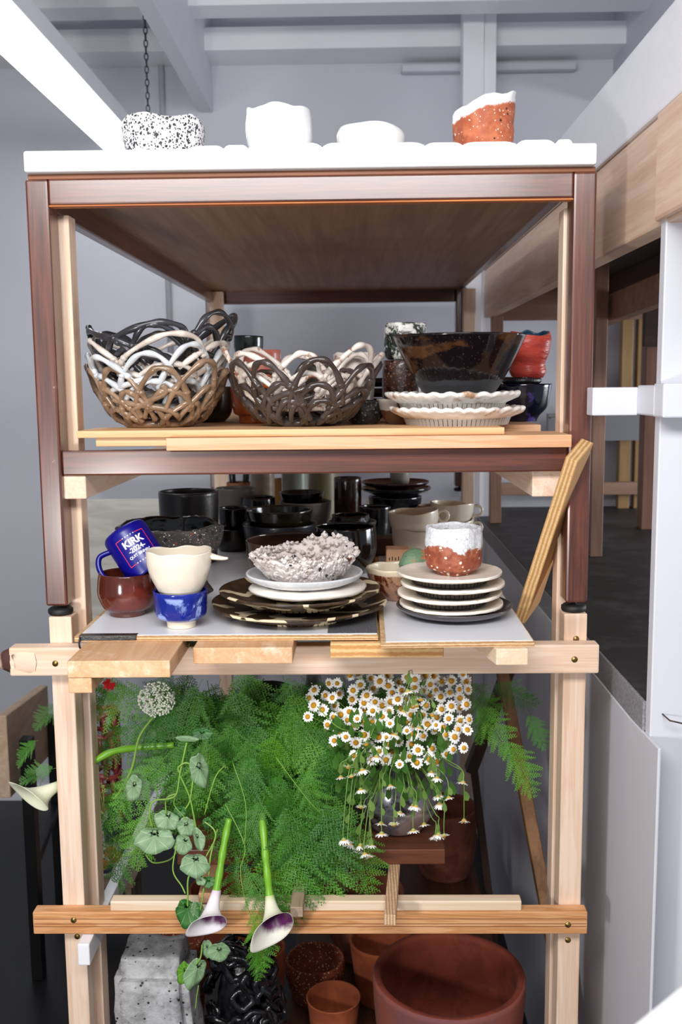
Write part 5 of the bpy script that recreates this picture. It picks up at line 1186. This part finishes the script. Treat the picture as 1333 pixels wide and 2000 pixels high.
# individual sprays that stand out in the photograph
for a in ((605, 1600, 0.0, 100, 0.95, 2), (650, 1590, 0.02, 95, 0.95, 0), (690, 1600, 0.04, 70, 0.7, 2), (560, 1560, -0.02, 75, 0.8, 3), (470, 1660, -0.01, 95, 0.65, 1), (480, 1690, -0.045, 62, 0.62, 1),
          (497, 1770, -0.05, 78, 0.55, 2), (505, 1815, -0.055, 82, 0.42, 2), (300, 1350, 0.12, 165, 0.8, 0), (290, 1400, 0.14, 150, 0.8, 4), (260, 1340, 0.18, 170, 0.6, 0), (330, 1470, 0.08, 130, 0.7, 2), (300, 1560, 0.10, 110, 0.7, 4), (255, 1590, 0.16, 110, 0.8, 4), (270, 1500, 0.12, 120, 0.7, 0),
          (120, 1375, 0.12, 150, 0.35, 1), (200, 1500, 0.16, 170, 0.4, 1), (75, 1445, 0.10, 150, 0.3, 1), (110, 1500, 0.10, 175, 0.35, 1)):
    fr(a[0], a[1], a[2], a[3], a[4], a[5])
for a in ((900, 1330, 0.16, 35, 0.5, 4), (930, 1370, 0.14, 52, 0.6, 2), (985, 1440, 0.12, 56, 0.6, 2), (1030, 1390, 0.12, 58, 0.38, 2), (960, 1330, 0.2, 30, 0.5, 1), (940, 1350, 0.18, 80, 0.5, 0)):
    fr(a[0], a[1], a[2], a[3], a[4], a[5])
mb = MB()
for (pts) in (((440, 1570, 0.0), (478, 1650, -0.03), (470, 1700, -0.04), (480, 1760, -0.05), (500, 1815, -0.055)), ((540, 1480, 0.0), (600, 1560, -0.01), (640, 1600, 0.0)), ((455, 1490, 0.0), (480, 1570, -0.02), (478, 1650, -0.03)), ((620, 1380, 0.02), (660, 1420, 0.0), (700, 1430, 0.02))):
    mb.tube(spline([P(*q) for q in pts], 6), 0.0009, 5)
mb.build('fern_stems', m_stem, fern, origin=WL[fern.name])
pot('dark_vase', 'dark ceramic vase almost hidden inside the fern', 'vase', [(0.045, 0), (0.06, 0.04), (0.062, 0.12), (0.04, 0.20), (0.045, 0.24)], 0.005, m_dk2, (hub.x, 0.27, OT + 0.0005), 40)
g = P(612, 1370, 0.30)
pot('grey_bottle', 'slim grey glass bottle between the fern and the daisies', 'bottle', [(0.022, 0), (0.024, 0.05), (0.024, 0.20), (0.016, 0.24), (0.014, 0.30)], 0.002, glaze('grey_glass', '#6a6a6d', None, 0.1), (g.x, 0.33, OT + 0.0005), 32)
# a bit of moss showing between two planks
mo = MB(); rm = random.Random(2); c0 = P(378, 1250, -0.055)
for k in range(500):
    b = c0 + Vector((rm.uniform(-.017, .017), rm.uniform(-.02, .03), rm.uniform(-.010, .004))); e = b + Vector((rm.uniform(-.5, .5), rm.uniform(-1, .2), rm.uniform(0, 1))).normalized() * 0.006
    s_ = Vector((0.0006, 0, 0)); mo.add([b - s_, b + s_, e], [(0, 1, 2)])
o = mo.build('moss_tuft', leafmat('moss', '#2f5a16', '#4a7a22', 0.7, 0.1), None); tag(o, 'green moss tuft squeezed between two planks under the blue cup', 'moss', kind='stuff')
# ---------------------------------------------------------------- nasturtium vine
def nleaf_mat(name, c1, c2, cv):
    t = NT(name); s_ = t.sep(); at_ = t.math('ARCTAN2', s_[1], s_[0]); w = t.math('COSINE', t.math('MULTIPLY', at_, 9.0))
    n = t.noise(60, 4, 0.6); c = t.mix(t.step(n, 0.3, 0.7), c1, c2); c = t.mix(t.math('MULTIPLY', t.step(w, 0.93, 0.995), 0.6), c, cv); t.color(c); t.rough(0.5)
    t.bump(w, 0.15, 0.001); return t.done()
m_np = nleaf_mat('nasturtium_pale', '#7f9d76', '#6d8c63', '#aabf99'); m_nd = nleaf_mat('nasturtium_dark', '#35702c', '#2a5d24', '#7fa86a'); m_nb = nleaf_mat('nasturtium_bright', '#5c9426', '#4a8220', '#a4c66a')
def leaf_obj(par, c, nrm, up, rx, ry, fold, mat, seed, ecc=0.0):
    rr = random.Random(seed); mb = MB(); nr_, ns = 5, 30; vs = [Vector((0, 0, 0))]; fs = []
    for i in range(1, nr_ + 1):
        f = i / nr_
        for k in range(ns):
            a = 2 * math.pi * k / ns; r = f * (1 + 0.05 * math.cos(a * 5 + seed) + (0.03 * math.cos(a * 9) if i == nr_ else 0))
            x, y = r * rx * math.cos(a), r * ry * math.sin(a)
            z = 0.18 * rx * f * f + 0.05 * rx * math.sin(a * 4 + seed) * f * f - fold * abs(x) * 1.0
            y -= ecc * ry * f
            vs.append(Vector((x, y + ecc * ry * 0.6, z)))
    vs[0] = Vector((0, ecc * ry * 0.6, 0))
    for k in range(ns): fs.append((0, 1 + k, 1 + (k + 1) % ns))
    for i in range(nr_ - 1):
        for k in range(ns):
            a = 1 + i * ns + k; b = 1 + i * ns + (k + 1) % ns; fs.append((a, b, b + ns, a + ns))
    o = mb.add(vs, fs).build('leaf', mat, par, local=True)
    z = Vector(nrm).normalized(); y = Vector(up); y = (y - z * y.dot(z)).normalized(); x = y.cross(z)
    m = Matrix((x, y, z)).transposed().to_4x4(); m.translation = Vector(c) - WL[par.name]; o.matrix_local = m
    sm = o.modifiers.new('thick', 'SOLIDIFY'); sm.thickness = 0.0006
    return o
vine = thing('nasturtium_vine', 'trailing nasturtium vine with round pale leaves hanging before the fern', 'vine', tuple(P(390, 1500, -0.03)))
for i, (px, py, Y, rx, ry, nx, nyz, ang, fold, mt) in enumerate((
    (390, 1500, -0.03, 20, 37, 0.55, 0.1, -12, 0.5, m_np), (302, 1634, -0.045, 42, 26, 0.0, 0.35, 0, 0.25, m_np), (327, 1597, -0.03, 27, 19, 0.2, 0.4, 18, 0.2, m_np),
    (364, 1612, -0.035, 19, 21, 0.1, 0.1, 0, 0.2, m_np), (360, 1645, -0.045, 20, 20, -0.2, 0.2, 30, 0.3, m_np), (386, 1636, -0.05, 15, 24, -0.5, 0.1, -20, 0.5, m_np), (382, 1683, -0.05, 31, 24, 0.0, 0.2, 5, 0.1, m_np),
    (408, 1721, -0.045, 15, 12, 0.0, 0.3, 0, 0.1, m_nd), (392, 1719, -0.05, 12, 9, -0.3, 0.3, 20, 0.4, m_np), (366, 1776, -0.06, 27, 31, -0.2, 0.15, -10, 0.25, m_nd), (386, 1778, -0.06, 14, 26, 0.7, 0.1, -25, 0.3, m_np),
    (428, 1856, -0.065, 24, 20, 0.2, 0.1, 10, 0.25, m_np), (405, 1850, -0.062, 13, 19, -0.3, 0.1, 0, 0.3, m_np), (385, 1893, -0.07, 22, 33, 0.45, 0.1, 32, 0.35, m_np), (361, 1897, -0.065, 17, 26, -0.4, 0.1, 20, 0.2, m_nb),
    (262, 1535, 0.06, 17, 28, -0.1, 0.1, 10, 0.2, m_np), (366, 1443, -0.02, 24, 6, 0.0, 0.9, 4, 0.1, m_np), (395, 1432, 0.0, 22, 12, 0.0, 0.3, 0, 0.1, m_nd), (405, 1605, -0.02, 10, 12, 0.2, 0.1, 0, 0.1, m_nd), (352, 1583, -0.02, 14, 12, 0, 0.1, 0, 0.1, m_nd))):
    k = mpp(Y); a = math.radians(ang)
    leaf_obj(vine, P(px, py, Y), (nx, -1.0, nyz), (math.sin(a), 0, math.cos(a)), rx * k, ry * k, fold, mt, i + 1, (0.7 if i in (1, 2, 4, 6, 9, 13) else 0.35))
for pts, r in ((((365, 1450, -0.02), (352, 1510, -0.03), (345, 1550, -0.035), (330, 1560, -0.035), (300, 1565, -0.04), (292, 1590, -0.045), (298, 1615, -0.045)), 0.0017), (((352, 1510, -0.03), (348, 1500, -0.03), (362, 1490, -0.03), (378, 1495, -0.03)), 0.0016),
               (((345, 1550, -0.03), (325, 1560, -0.03), (325, 1590, -0.03)), 0.0014), (((352, 1515, -0.03), (370, 1555, -0.035), (378, 1590, -0.04), (385, 1630, -0.045)), 0.0015), (((380, 1495, -0.03), (372, 1560, -0.035), (362, 1580, -0.035)), 0.0013),
               (((425, 1620, -0.03), (412, 1670, -0.045), (408, 1710, -0.05)), 0.0014), (((400, 1605, -0.03), (418, 1620, -0.035), (420, 1640, -0.04), (400, 1680, -0.045), (396, 1715, -0.05)), 0.0013), (((382, 1690, -0.05), (368, 1715, -0.055), (367, 1750, -0.06), (367, 1770, -0.06)), 0.0015),
               (((345, 1650, -0.045), (338, 1700, -0.05), (355, 1730, -0.055), (362, 1745, -0.06)), 0.0012), (((398, 1735, -0.055), (395, 1760, -0.06), (388, 1790, -0.06)), 0.0014), (((395, 1845, -0.062), (392, 1870, -0.068), (382, 1885, -0.07)), 0.0014), (((388, 1925, -0.07), (384, 1950, -0.07), (382, 1970, -0.07)), 0.0009),
               (((300, 1400, 0.08), (272, 1440, 0.07), (258, 1500, 0.07), (235, 1545, 0.08), (222, 1560, 0.08)), 0.0022), (((285, 1670, 0.05), (300, 1685, 0.04), (330, 1680, 0.03), (345, 1665, 0.02)), 0.0013), (((400, 1590, -0.02), (420, 1520, -0.02), (440, 1495, 0.0)), 0.0011), (((346, 1550, -0.03), (340, 1570, -0.03), (355, 1590, -0.035), (365, 1600, -0.035)), 0.0009)):
    MB().tube(spline([P(*q) for q in pts], 6), r, 7).build('stem', m_stem, vine)
# ---------------------------------------------------------------- calla lilies
def calla_mat(name, base, tube_c, thr):
    t = NT(name); z = t.sep()[2]; n = t.noise(40, 3, 0.5, t.mapping((1, 1, 0.12), rand=False)); c = t.mix(t.step(t.math('ADD', z, t.math('MULTIPLY', n, 0.012)), 0.026, 0.006), base, tube_c)
    t.color(c); t.rough(0.4); t.b.inputs['Subsurface Weight'].default_value = 0.15; t.b.inputs['Subsurface Radius'].default_value = (0.01, 0.008, 0.005); return t.done()
def throat_mat(name, base, thr):
    t = NT(name); s_ = t.sep(); n = t.noise(60, 4, 0.6, t.mapping((1, 1, 0.2), rand=False)); q = t.math('ADD', s_[2], t.math('MULTIPLY', n, 0.018))
    t.color(t.mix(t.step(q, thr + 0.006, thr - 0.006), base, '#5e1f56')); t.rough(0.4); return t.done()
def calla(label, stem_pts, axis_from, axis_to, R, mats, face, tipdir, r0=0.0075, obl=0.34):
    base = Vector(axis_from); ax_ = Vector(axis_to) - base; L = ax_.length; zc = ax_.normalized()
    c_ = thing('calla_lily', label, 'flower', tuple(base), 'calla lilies')
    x = Vector(tipdir); x = (x - zc * x.dot(zc)).normalized(); y = zc.cross(x)
    nu, nv = 26, 40
    def S(u, th, off=0.0):
        tip = (1 + math.cos(th)) / 2                                   # 1 at the tip side
        ln = L * (1 - obl + obl * tip ** 0.8 + 0.10 * tip ** 8)
        r = r0 + (R - r0) * (0.35 * u + 0.65 * u ** 3.2)
        r += R * 0.35 * max(0, u - 0.72) ** 1.3 * 2.2
        if u > 0.85 : ln -= L * 0.05 * (u - 0.85) / 0.15 * (1 - tip)
        r = max(r - off, 0.001); th2 = th * 1.03
        pinch = 1 - 0.45 * max(0, u - 0.55) * tip ** 6
        return Vector((r * math.cos(th2) * (1 + 0.32 * tip ** 7 * u ** 5), r * math.sin(th2) * pinch, u * ln))
    mb = MB()
    for off, mi in ((0.0, 0), (0.0011, 1)):
        vs = []; fs = []
        for i in range(nu + 1):
            for k in range(nv + 1): vs.append(S(i / nu, -math.pi + 2 * math.pi * k / nv, off))
        for i in range(nu):
            for k in range(nv):
                a = i * (nv + 1) + k; q = (a, a + 1, a + nv + 2, a + nv + 1); fs.append(q if mi == 0 else tuple(reversed(q)))
        mb.add(vs, fs, True, mi)
    n0 = 0; m1 = (nu + 1) * (nv + 1)
    for k in range(nv):
        a = nu * (nv + 1) + k; mb.f.append((a, a + 1, a + 1 + m1, a + m1)); mb.sm.append(True); mb.mi.append(0)
    o = mb.build('spathe', mats, c_, local=True)
    o.matrix_local = Matrix((x, y, zc)).transposed().to_4x4()
    sp = MB().tube([(0, 0, L * 0.15), (0, 0, L * 0.5)], [0.0025, 0.0016], 8).build('spadix', plain('spadix_yellow', '#d8b640', 0.6), c_, local=True); sp.matrix_local = Matrix((x, y, zc)).transposed().to_4x4()
    pts = spline([Vector(q) for q in stem_pts] + [base + zc * 0.004], 8)
    MB().tube(pts, [0.0062 - 0.0006 * math.sin(i) + 0.0012 * (i / len(pts)) ** 6 for i in range(len(pts))], 12).build('stem', leafmat('calla_stem', '#79b02c', '#6aa32a', 0.35, 0.0), c_)
    return c_
mA = calla_mat('calla_blush', '#efe7ea', '#d6c4d2', 0); mB = calla_mat('calla_ivory', '#f0ecd6', '#bcc878', 0); mC = calla_mat('calla_green', '#e6e8cc', '#a8bb62', 0)
iA = throat_mat('throat_a', '#f1ebee', 0.060); iB = throat_mat('throat_b', '#f2efe0', 0.063)
calla('white calla lily with lilac tinge and purple throat, nearer the nasturtium leaves', [P(448, 1600, -0.01), P(438, 1650, -0.035), P(430, 1700, -0.05)], P(424, 1738, -0.06), P(402, 1822, -0.108), 0.026, [mA, iA], None, (-0.75, -0.1, -0.65))
calla('ivory calla lily with purple throat hanging beside the grey stick', [P(512, 1590, -0.0), P(517, 1650, -0.03), P(522, 1700, -0.045)], P(527, 1748, -0.053), P(535, 1832, -0.112), 0.031, [mB, iB], None, (-0.7, -0.1, -0.7))
calla('pale green calla lily poking out behind the front post', [P(340, 1455, 0.10), P(270, 1460, 0.10), P(215, 1470, 0.08), P(165, 1500, 0.07)], P(120, 1532, 0.06), P(42, 1566, 0.02), 0.028, [mC, mC], None, (-0.4, 0.2, 0.4), 0.008, 0.45)
# ---------------------------------------------------------------- silver vase and chamomile
t = NT('silver_lustre'); n = t.noise(22, 4, 0.6); n2 = t.noise(9, 4, 0.6)
c = t.mix(t.step(n, 0.50, 0.6), '#8f8f94', '#3a3434'); c = t.mix(t.step(n2, 0.52, 0.62), c, '#c9b9b2'); t.color(c); t.rough(0.18); t.b.inputs['Metallic'].default_value = 0.55
vY = 0.165
vc = P(776, 1570, vY)
pot('silver_vase', 'round mottled silver vase of daisies standing on oak board', 'vase', [(0.040, 0), (0.055, 0.008), (0.078, 0.045), (0.080, 0.075), (0.066, 0.112), (0.040, 0.132), (0.036, 0.142)], 0.004, t.done(), (vc.x, vY, OT + 0.0005), 64)
mouth = Vector((vc.x, vY, OT + 0.145))
m_pet = plain('petal_white', '#f6f5f2', 0.5); m_yel = plain('disc_yellow', '#e0a51e', 0.6, bump=0.6, scale=900, c2='#c98a12'); m_cal = leafmat('calyx', '#9aab62', '#a9b878', 0.5, 0)
def flower_meshes(seed, reflex):
    rr = random.Random(seed); P_ = MB(); np_ = rr.randint(12, 15)
    for k in range(np_):
        a = 2 * math.pi * k / np_ + rr.uniform(-.08, .08); l = 0.0108 * rr.uniform(0.88, 1.08); w = 0.0023 * rr.uniform(0.85, 1.15)
        d = Vector((math.cos(a), math.sin(a), 0)); s_ = Vector((-d.y, d.x, 0)); z1 = -reflex * 0.35 * l + rr.uniform(-.0006, .0006); z2 = -reflex * l + rr.uniform(-.001, .001)
        q = 1 - 0.25 * reflex
        P_.add([d * 0.0028 - s_ * w * 0.4, d * 0.0028 + s_ * w * 0.4, d * (0.0028 + (l - 0.0028) * 0.5 * q) + s_ * w + Vector((0, 0, z1)), d * (0.0028 + (l - 0.0028) * 0.5 * q) - s_ * w + Vector((0, 0, z1)), d * l * q + s_ * w * 0.45 + Vector((0, 0, z2)), d * l * q - s_ * w * 0.45 + Vector((0, 0, z2))], [(0, 1, 2, 3), (3, 2, 4, 5)])
    D = MB().lathe([(0.0044, -0.0012), (0.0047, 0.0), (0.0042, 0.0019), (0.0026, 0.0033), (0.0, 0.0038)], 12)
    C = MB().lathe([(0.0011, -0.004), (0.0026, -0.0028), (0.0043, -0.0011)], 8)
    out = []
    for mb, nm, mt in ((P_, 'petals', m_pet), (D, 'yellow_disc', m_yel), (C, 'calyx', m_cal)):
        o = mb.build(nm, mt, None, local=True); me = o.data; COL.objects.unlink(o); bpy.data.objects.remove(o); out.append(me)
    return out
FM = [flower_meshes(s, rf) for s, rf in ((1, 0.10), (2, 0.25), (3, 0.0), (4, 0.15))]; FD = [flower_meshes(s, rf) for s, rf in ((5, -0.55), (6, -0.30), (7, 0.1))]
rc = random.Random(31)
def wilt_leaf(mb, p_, s_):
    d = Vector((rc.uniform(-.4, .4), rc.uniform(-.5, .1), -1)).normalized(); x = d.orthogonal().normalized() * s_ * 0.28
    a, b, c, e = p_, p_ + d * s_ * 0.4 + x, p_ + d * s_, p_ + d * s_ * 0.45 - x
    mb.add([a, b, c, e, p_ + d * s_ * 0.75 + x * 1.2, p_ + d * s_ * 0.8 - x * 1.1], [(0, 1, 2, 3), (1, 4, 2), (3, 2, 5)])
m_chs = leafmat('chamomile_green', '#6f9440', '#86a856', 0.5, 0.15); ND = 0
def zone(px, py, droop):
    if droop:
        if py < 1470: return 'wilted daisy with petals down, lying over the upright daisies', 'wilted daisies over the bunch'
        if px < 730: return 'wilted daisy hanging at the fern side of the silver vase', 'wilted daisies at the fern side'
        if px > 840: return 'wilted daisy hanging at the post side of the silver vase', 'wilted daisies at the post side'
        return 'wilted daisy hanging right in front of the silver vase', 'wilted daisies before the vase'
    if py < 1368: return 'upright daisy in the top rows of the bunch just below the beam', 'top row daisies'
    if px < 700: return 'upright daisy at the fern side of the bunch below its top rows', 'fern side daisies'
    if px > 840: return 'upright daisy at the post side of the bunch below its top rows', 'post side daisies'
    return 'upright daisy in the middle of the bunch above the silver vase', 'middle daisies'
def chamomile(px, py, Y, nrm, droop=False, size=1.0, via=None):
    c = P(px, py, Y); ms = (FD if droop else FM)[rc.randrange(3 if droop else 4)]
    lab, grp = zone(px, py, droop)
    r = thing('daisy', lab, 'flower', tuple(c), grp)
    z = Vector(nrm).normalized(); x = z.orthogonal().normalized(); y = z.cross(x); m = Matrix((x, y, z)).transposed().to_4x4() @ Matrix.Rotation(rc.random() * 6, 4, 'Z') @ Matrix.Scale(size, 4)
    for me, nm in zip(ms, ('petals', 'yellow_disc', 'calyx')):
        o = bpy.data.objects.new(nm, me); COL.objects.link(o); o.parent = r; o.matrix_local = m
    mb = MB(); b = c - z * 0.004 * size
    m0 = mouth + Vector((rc.uniform(-.025, .025), rc.uniform(-.025, .02), -0.02))
    if droop:
        vx = P(*via) if via else P(px + (776 - px) * 0.25, py - rc.uniform(60, 120), Y + 0.02)
        pts = [b, b + Vector((0, 0, 0.02)), vx + Vector((0, 0, -0.006)), vx + Vector(((mouth.x - vx.x) * 0.15, 0.01, 0.004)), vx.lerp(mouth, 0.6) + Vector((0, 0, 0.02)), mouth + Vector((0, 0, 0.0)), m0]
        if b.z + 0.02 > vx.z - 0.006: pts.pop(1)
    else: pts = [b, b - z * 0.02, b.lerp(mouth, 0.55) + Vector((0, 0.01, -0.006)), mouth, m0]
    sp = spline(pts, 6); mb.tube(sp, 0.0007 if not droop else 0.0008, 5)
    for k in range(3 if droop else 2):
        q = sp[rc.randrange(3, max(4, int(len(sp) * 0.75)))]; wilt_leaf(mb, q, rc.uniform(0.010, 0.022))
    mb.build('stem', m_chs, r)
placed = []
tries = 0
while len(placed) < 118 and tries < 6000:
    tries += 1
    px = rc.uniform(600, 918); py = rc.uniform(1316, 1500)
    lo = 1400 if px < 640 else (1455 if px < 680 else 1490); lo = 1475 if px > 860 else lo
    if py > lo or (px < 640 and py < 1345): continue
    if py > 1440 and rc.random() < 0.55: continue
    if min([99] + [math.hypot(px - a, py - b) for a, b in placed]) < 14.5: continue
    placed.append((px, py))
    Y = 0.02 + 0.13 * max(0, (1430 - py) / 110) * rc.uniform(0.4, 1.0) + rc.uniform(-0.02, 0.02)
    chamomile(px, py, Y, ((px - 770) / 260 + rc.uniform(-.35, .35), -1.0, 0.35 + rc.uniform(-.35, .4)), False, rc.uniform(0.9, 1.18))
for i, (px, py, vx, vy) in enumerate(((681, 1498, 676, 1480), (666, 1518, 690, 1470), (687, 1516, 692, 1480), (708, 1504, 705, 1470), (705, 1542, 712, 1500), (706, 1576, 712, 1520), (672, 1640, 682, 1500), (680, 1646, 690, 1510), (684, 1648, 695, 1520), (705, 1651, 712, 1560), (713, 1668, 722, 1560),
        (725, 1650, 722, 1575), (700, 1660, 716, 1570), (722, 1672, 724, 1580), (736, 1478, 750, 1450), (763, 1535, 770, 1480), (745, 1608, 742, 1510), (746, 1628, 748, 1515), (770, 1610, 772, 1560), (782, 1587, 790, 1530), (808, 1573, 800, 1530), (813, 1575, 806, 1530), (808, 1622, 812, 1560), (829, 1610, 830, 1540),
        (844, 1508, 846, 1480), (854, 1519, 852, 1488), (856, 1555, 850, 1530), (859, 1570, 856, 1535), (877, 1558, 872, 1512), (905, 1528, 905, 1500), (907, 1603, 905, 1505), (850, 1634, 852, 1600), (868, 1632, 868, 1560), (857, 1630, 858, 1590), (797, 1350, 801, 1322), (822, 1366, 806, 1352), (815, 1378, 812, 1360), (773, 1435, 776, 1410), (716, 1453, 725, 1430), (788, 1390, 793, 1365), (845, 1396, 848, 1375), (820, 1422, 824, 1400))):
    Y = -0.045 + 0.02 * math.sin(i * 1.7) if py > 1380 else -0.048
    chamomile(px, py, Y, (rc.uniform(-.3, .3), -0.22 + rc.uniform(-.3, .2), -0.9), True, rc.uniform(0.85, 1.0), (vx, vy, Y + 0.01))
for px, py in ((762, 1413), (755, 1440), (795, 1427), (852, 1416), (781, 1493), (698, 1404)): chamomile(px, py, -0.045, (rc.uniform(-.2, .2), -1, 0.25), False, 0.72)
lf = thing('daisy_foliage', 'wilted green leaves hanging among the daisies over silver vase', 'leaves', tuple(mouth))
mb = MB()
for k in range(260):
    px = rc.uniform(650, 880); py = rc.uniform(1380, 1540); q = P(px, py, rc.uniform(-0.02, 0.12)); wilt_leaf(mb, q, rc.uniform(0.012, 0.03))
o = mb.build('foliage', leafmat('daisy_leaf', '#4c8030', '#6a9a44', 0.5, 0.2), lf); tag(o, kind='stuff')
# ---------------------------------------------------------------- white umbel, dill sprig, red blossom
u0 = P(305, 1362, 0.06); um = thing('white_umbel', 'frothy white lace flower head behind the widest plank', 'flower', tuple(u0))
mb = MB(); mb2 = MB()
for k in range(420):
    a = rc.random() * 6.28; r = math.sqrt(rc.random()); px = 306 + 36 * r * math.cos(a); py = 1366 + 36 * r * math.sin(a) * 0.95
    q = P(px, py, 0.03 + 0.03 * r * r + rc.uniform(-.006, .006)); s_ = rc.uniform(0.0016, 0.0028)
    n_ = Vector((rc.uniform(-1, 1), -1, rc.uniform(-1, 1))).normalized(); x = n_.orthogonal().normalized() * s_; y = n_.cross(x)
    mb.add([q + x, q + y, q - x, q - y, q + n_ * s_ * 0.8], [(0, 1, 4), (1, 2, 4), (2, 3, 4), (3, 0, 4)])
    if k % 8 == 0: mb2.tube([q, q.lerp(u0 + Vector((0, 0.08, -0.02)), 0.5) + Vector((0, 0.01, 0)), u0 + Vector((0, 0.08, -0.02))], 0.0005, 4)
o = mb.build('florets', plain('umbel_white', '#e8ead8', 0.6), um); tag(o, kind='stuff')
mb2.build('rays', m_stem, um)
d0 = P(200, 1590, 0.12); dl = thing('dill_sprig', 'yellow green feathery dill sprig beside the front post', 'herb', tuple(d0))
mb = MB(); mb2 = MB()
for k in range(900):
    a = rc.random() * 6.28; r = math.sqrt(rc.random()); q = P(222 + 34 * r * math.cos(a), 1610 + 75 * r * math.sin(a), 0.13 + rc.uniform(-.02, .03))
    e = q + Vector((rc.uniform(-1, 1), rc.uniform(-1, .3), rc.uniform(-1.2, .6))).normalized() * rc.uniform(0.008, 0.018); s_ = Vector((0.0006, 0, 0.0003))
    mb.add([q - s_, q + s_, e], [(0, 1, 2)])
o = mb.build('needles', leafmat('dill', '#4c7a2c', '#6c9a3c', 0.5, 0.3), dl); tag(o, kind='stuff')
for px, py in ((193, 1533), (200, 1537), (187, 1545), (196, 1550), (203, 1545), (192, 1575), (198, 1588), (190, 1562)):
    q = P(px, py, 0.11); mb2.tube([q, q.lerp(d0, 0.5) + Vector((0.002, 0, 0)), d0], 0.0006, 5)
    for k in range(14):
        e = q + Vector((rc.uniform(-1, 1), rc.uniform(-1, 1), rc.uniform(-.4, 1))).normalized() * 0.005; mb2.tube([q, e], 0.0007, 4)
mb2.build('umbel_rays', leafmat('dill_tip', '#a7b65a', '#b8c46c', 0.5, 0), dl)
r0_ = P(215, 1334, 0.10); rb = thing('red_blossom', 'small red blossom just below the widest plank', 'flower', tuple(r0_))
for k in range(7):
    a = k * 0.9; d = Vector((math.cos(a) * 0.7, -0.5, math.sin(a) * 0.7 - 0.2)).normalized(); x = d.orthogonal().normalized() * 0.006
    MB().add([r0_, r0_ + d * 0.008 + x, r0_ + d * 0.016, r0_ + d * 0.008 - x], [(0, 1, 2, 3)]).build('petal', plain('petal_red', '#c02026', 0.5), rb)
MB().tube(spline([r0_, r0_ + Vector((0.01, 0.05, 0.01)), r0_ + Vector((0.06, 0.10, -0.02))], 5), 0.0015, 6).build('stem', m_stem, rb)
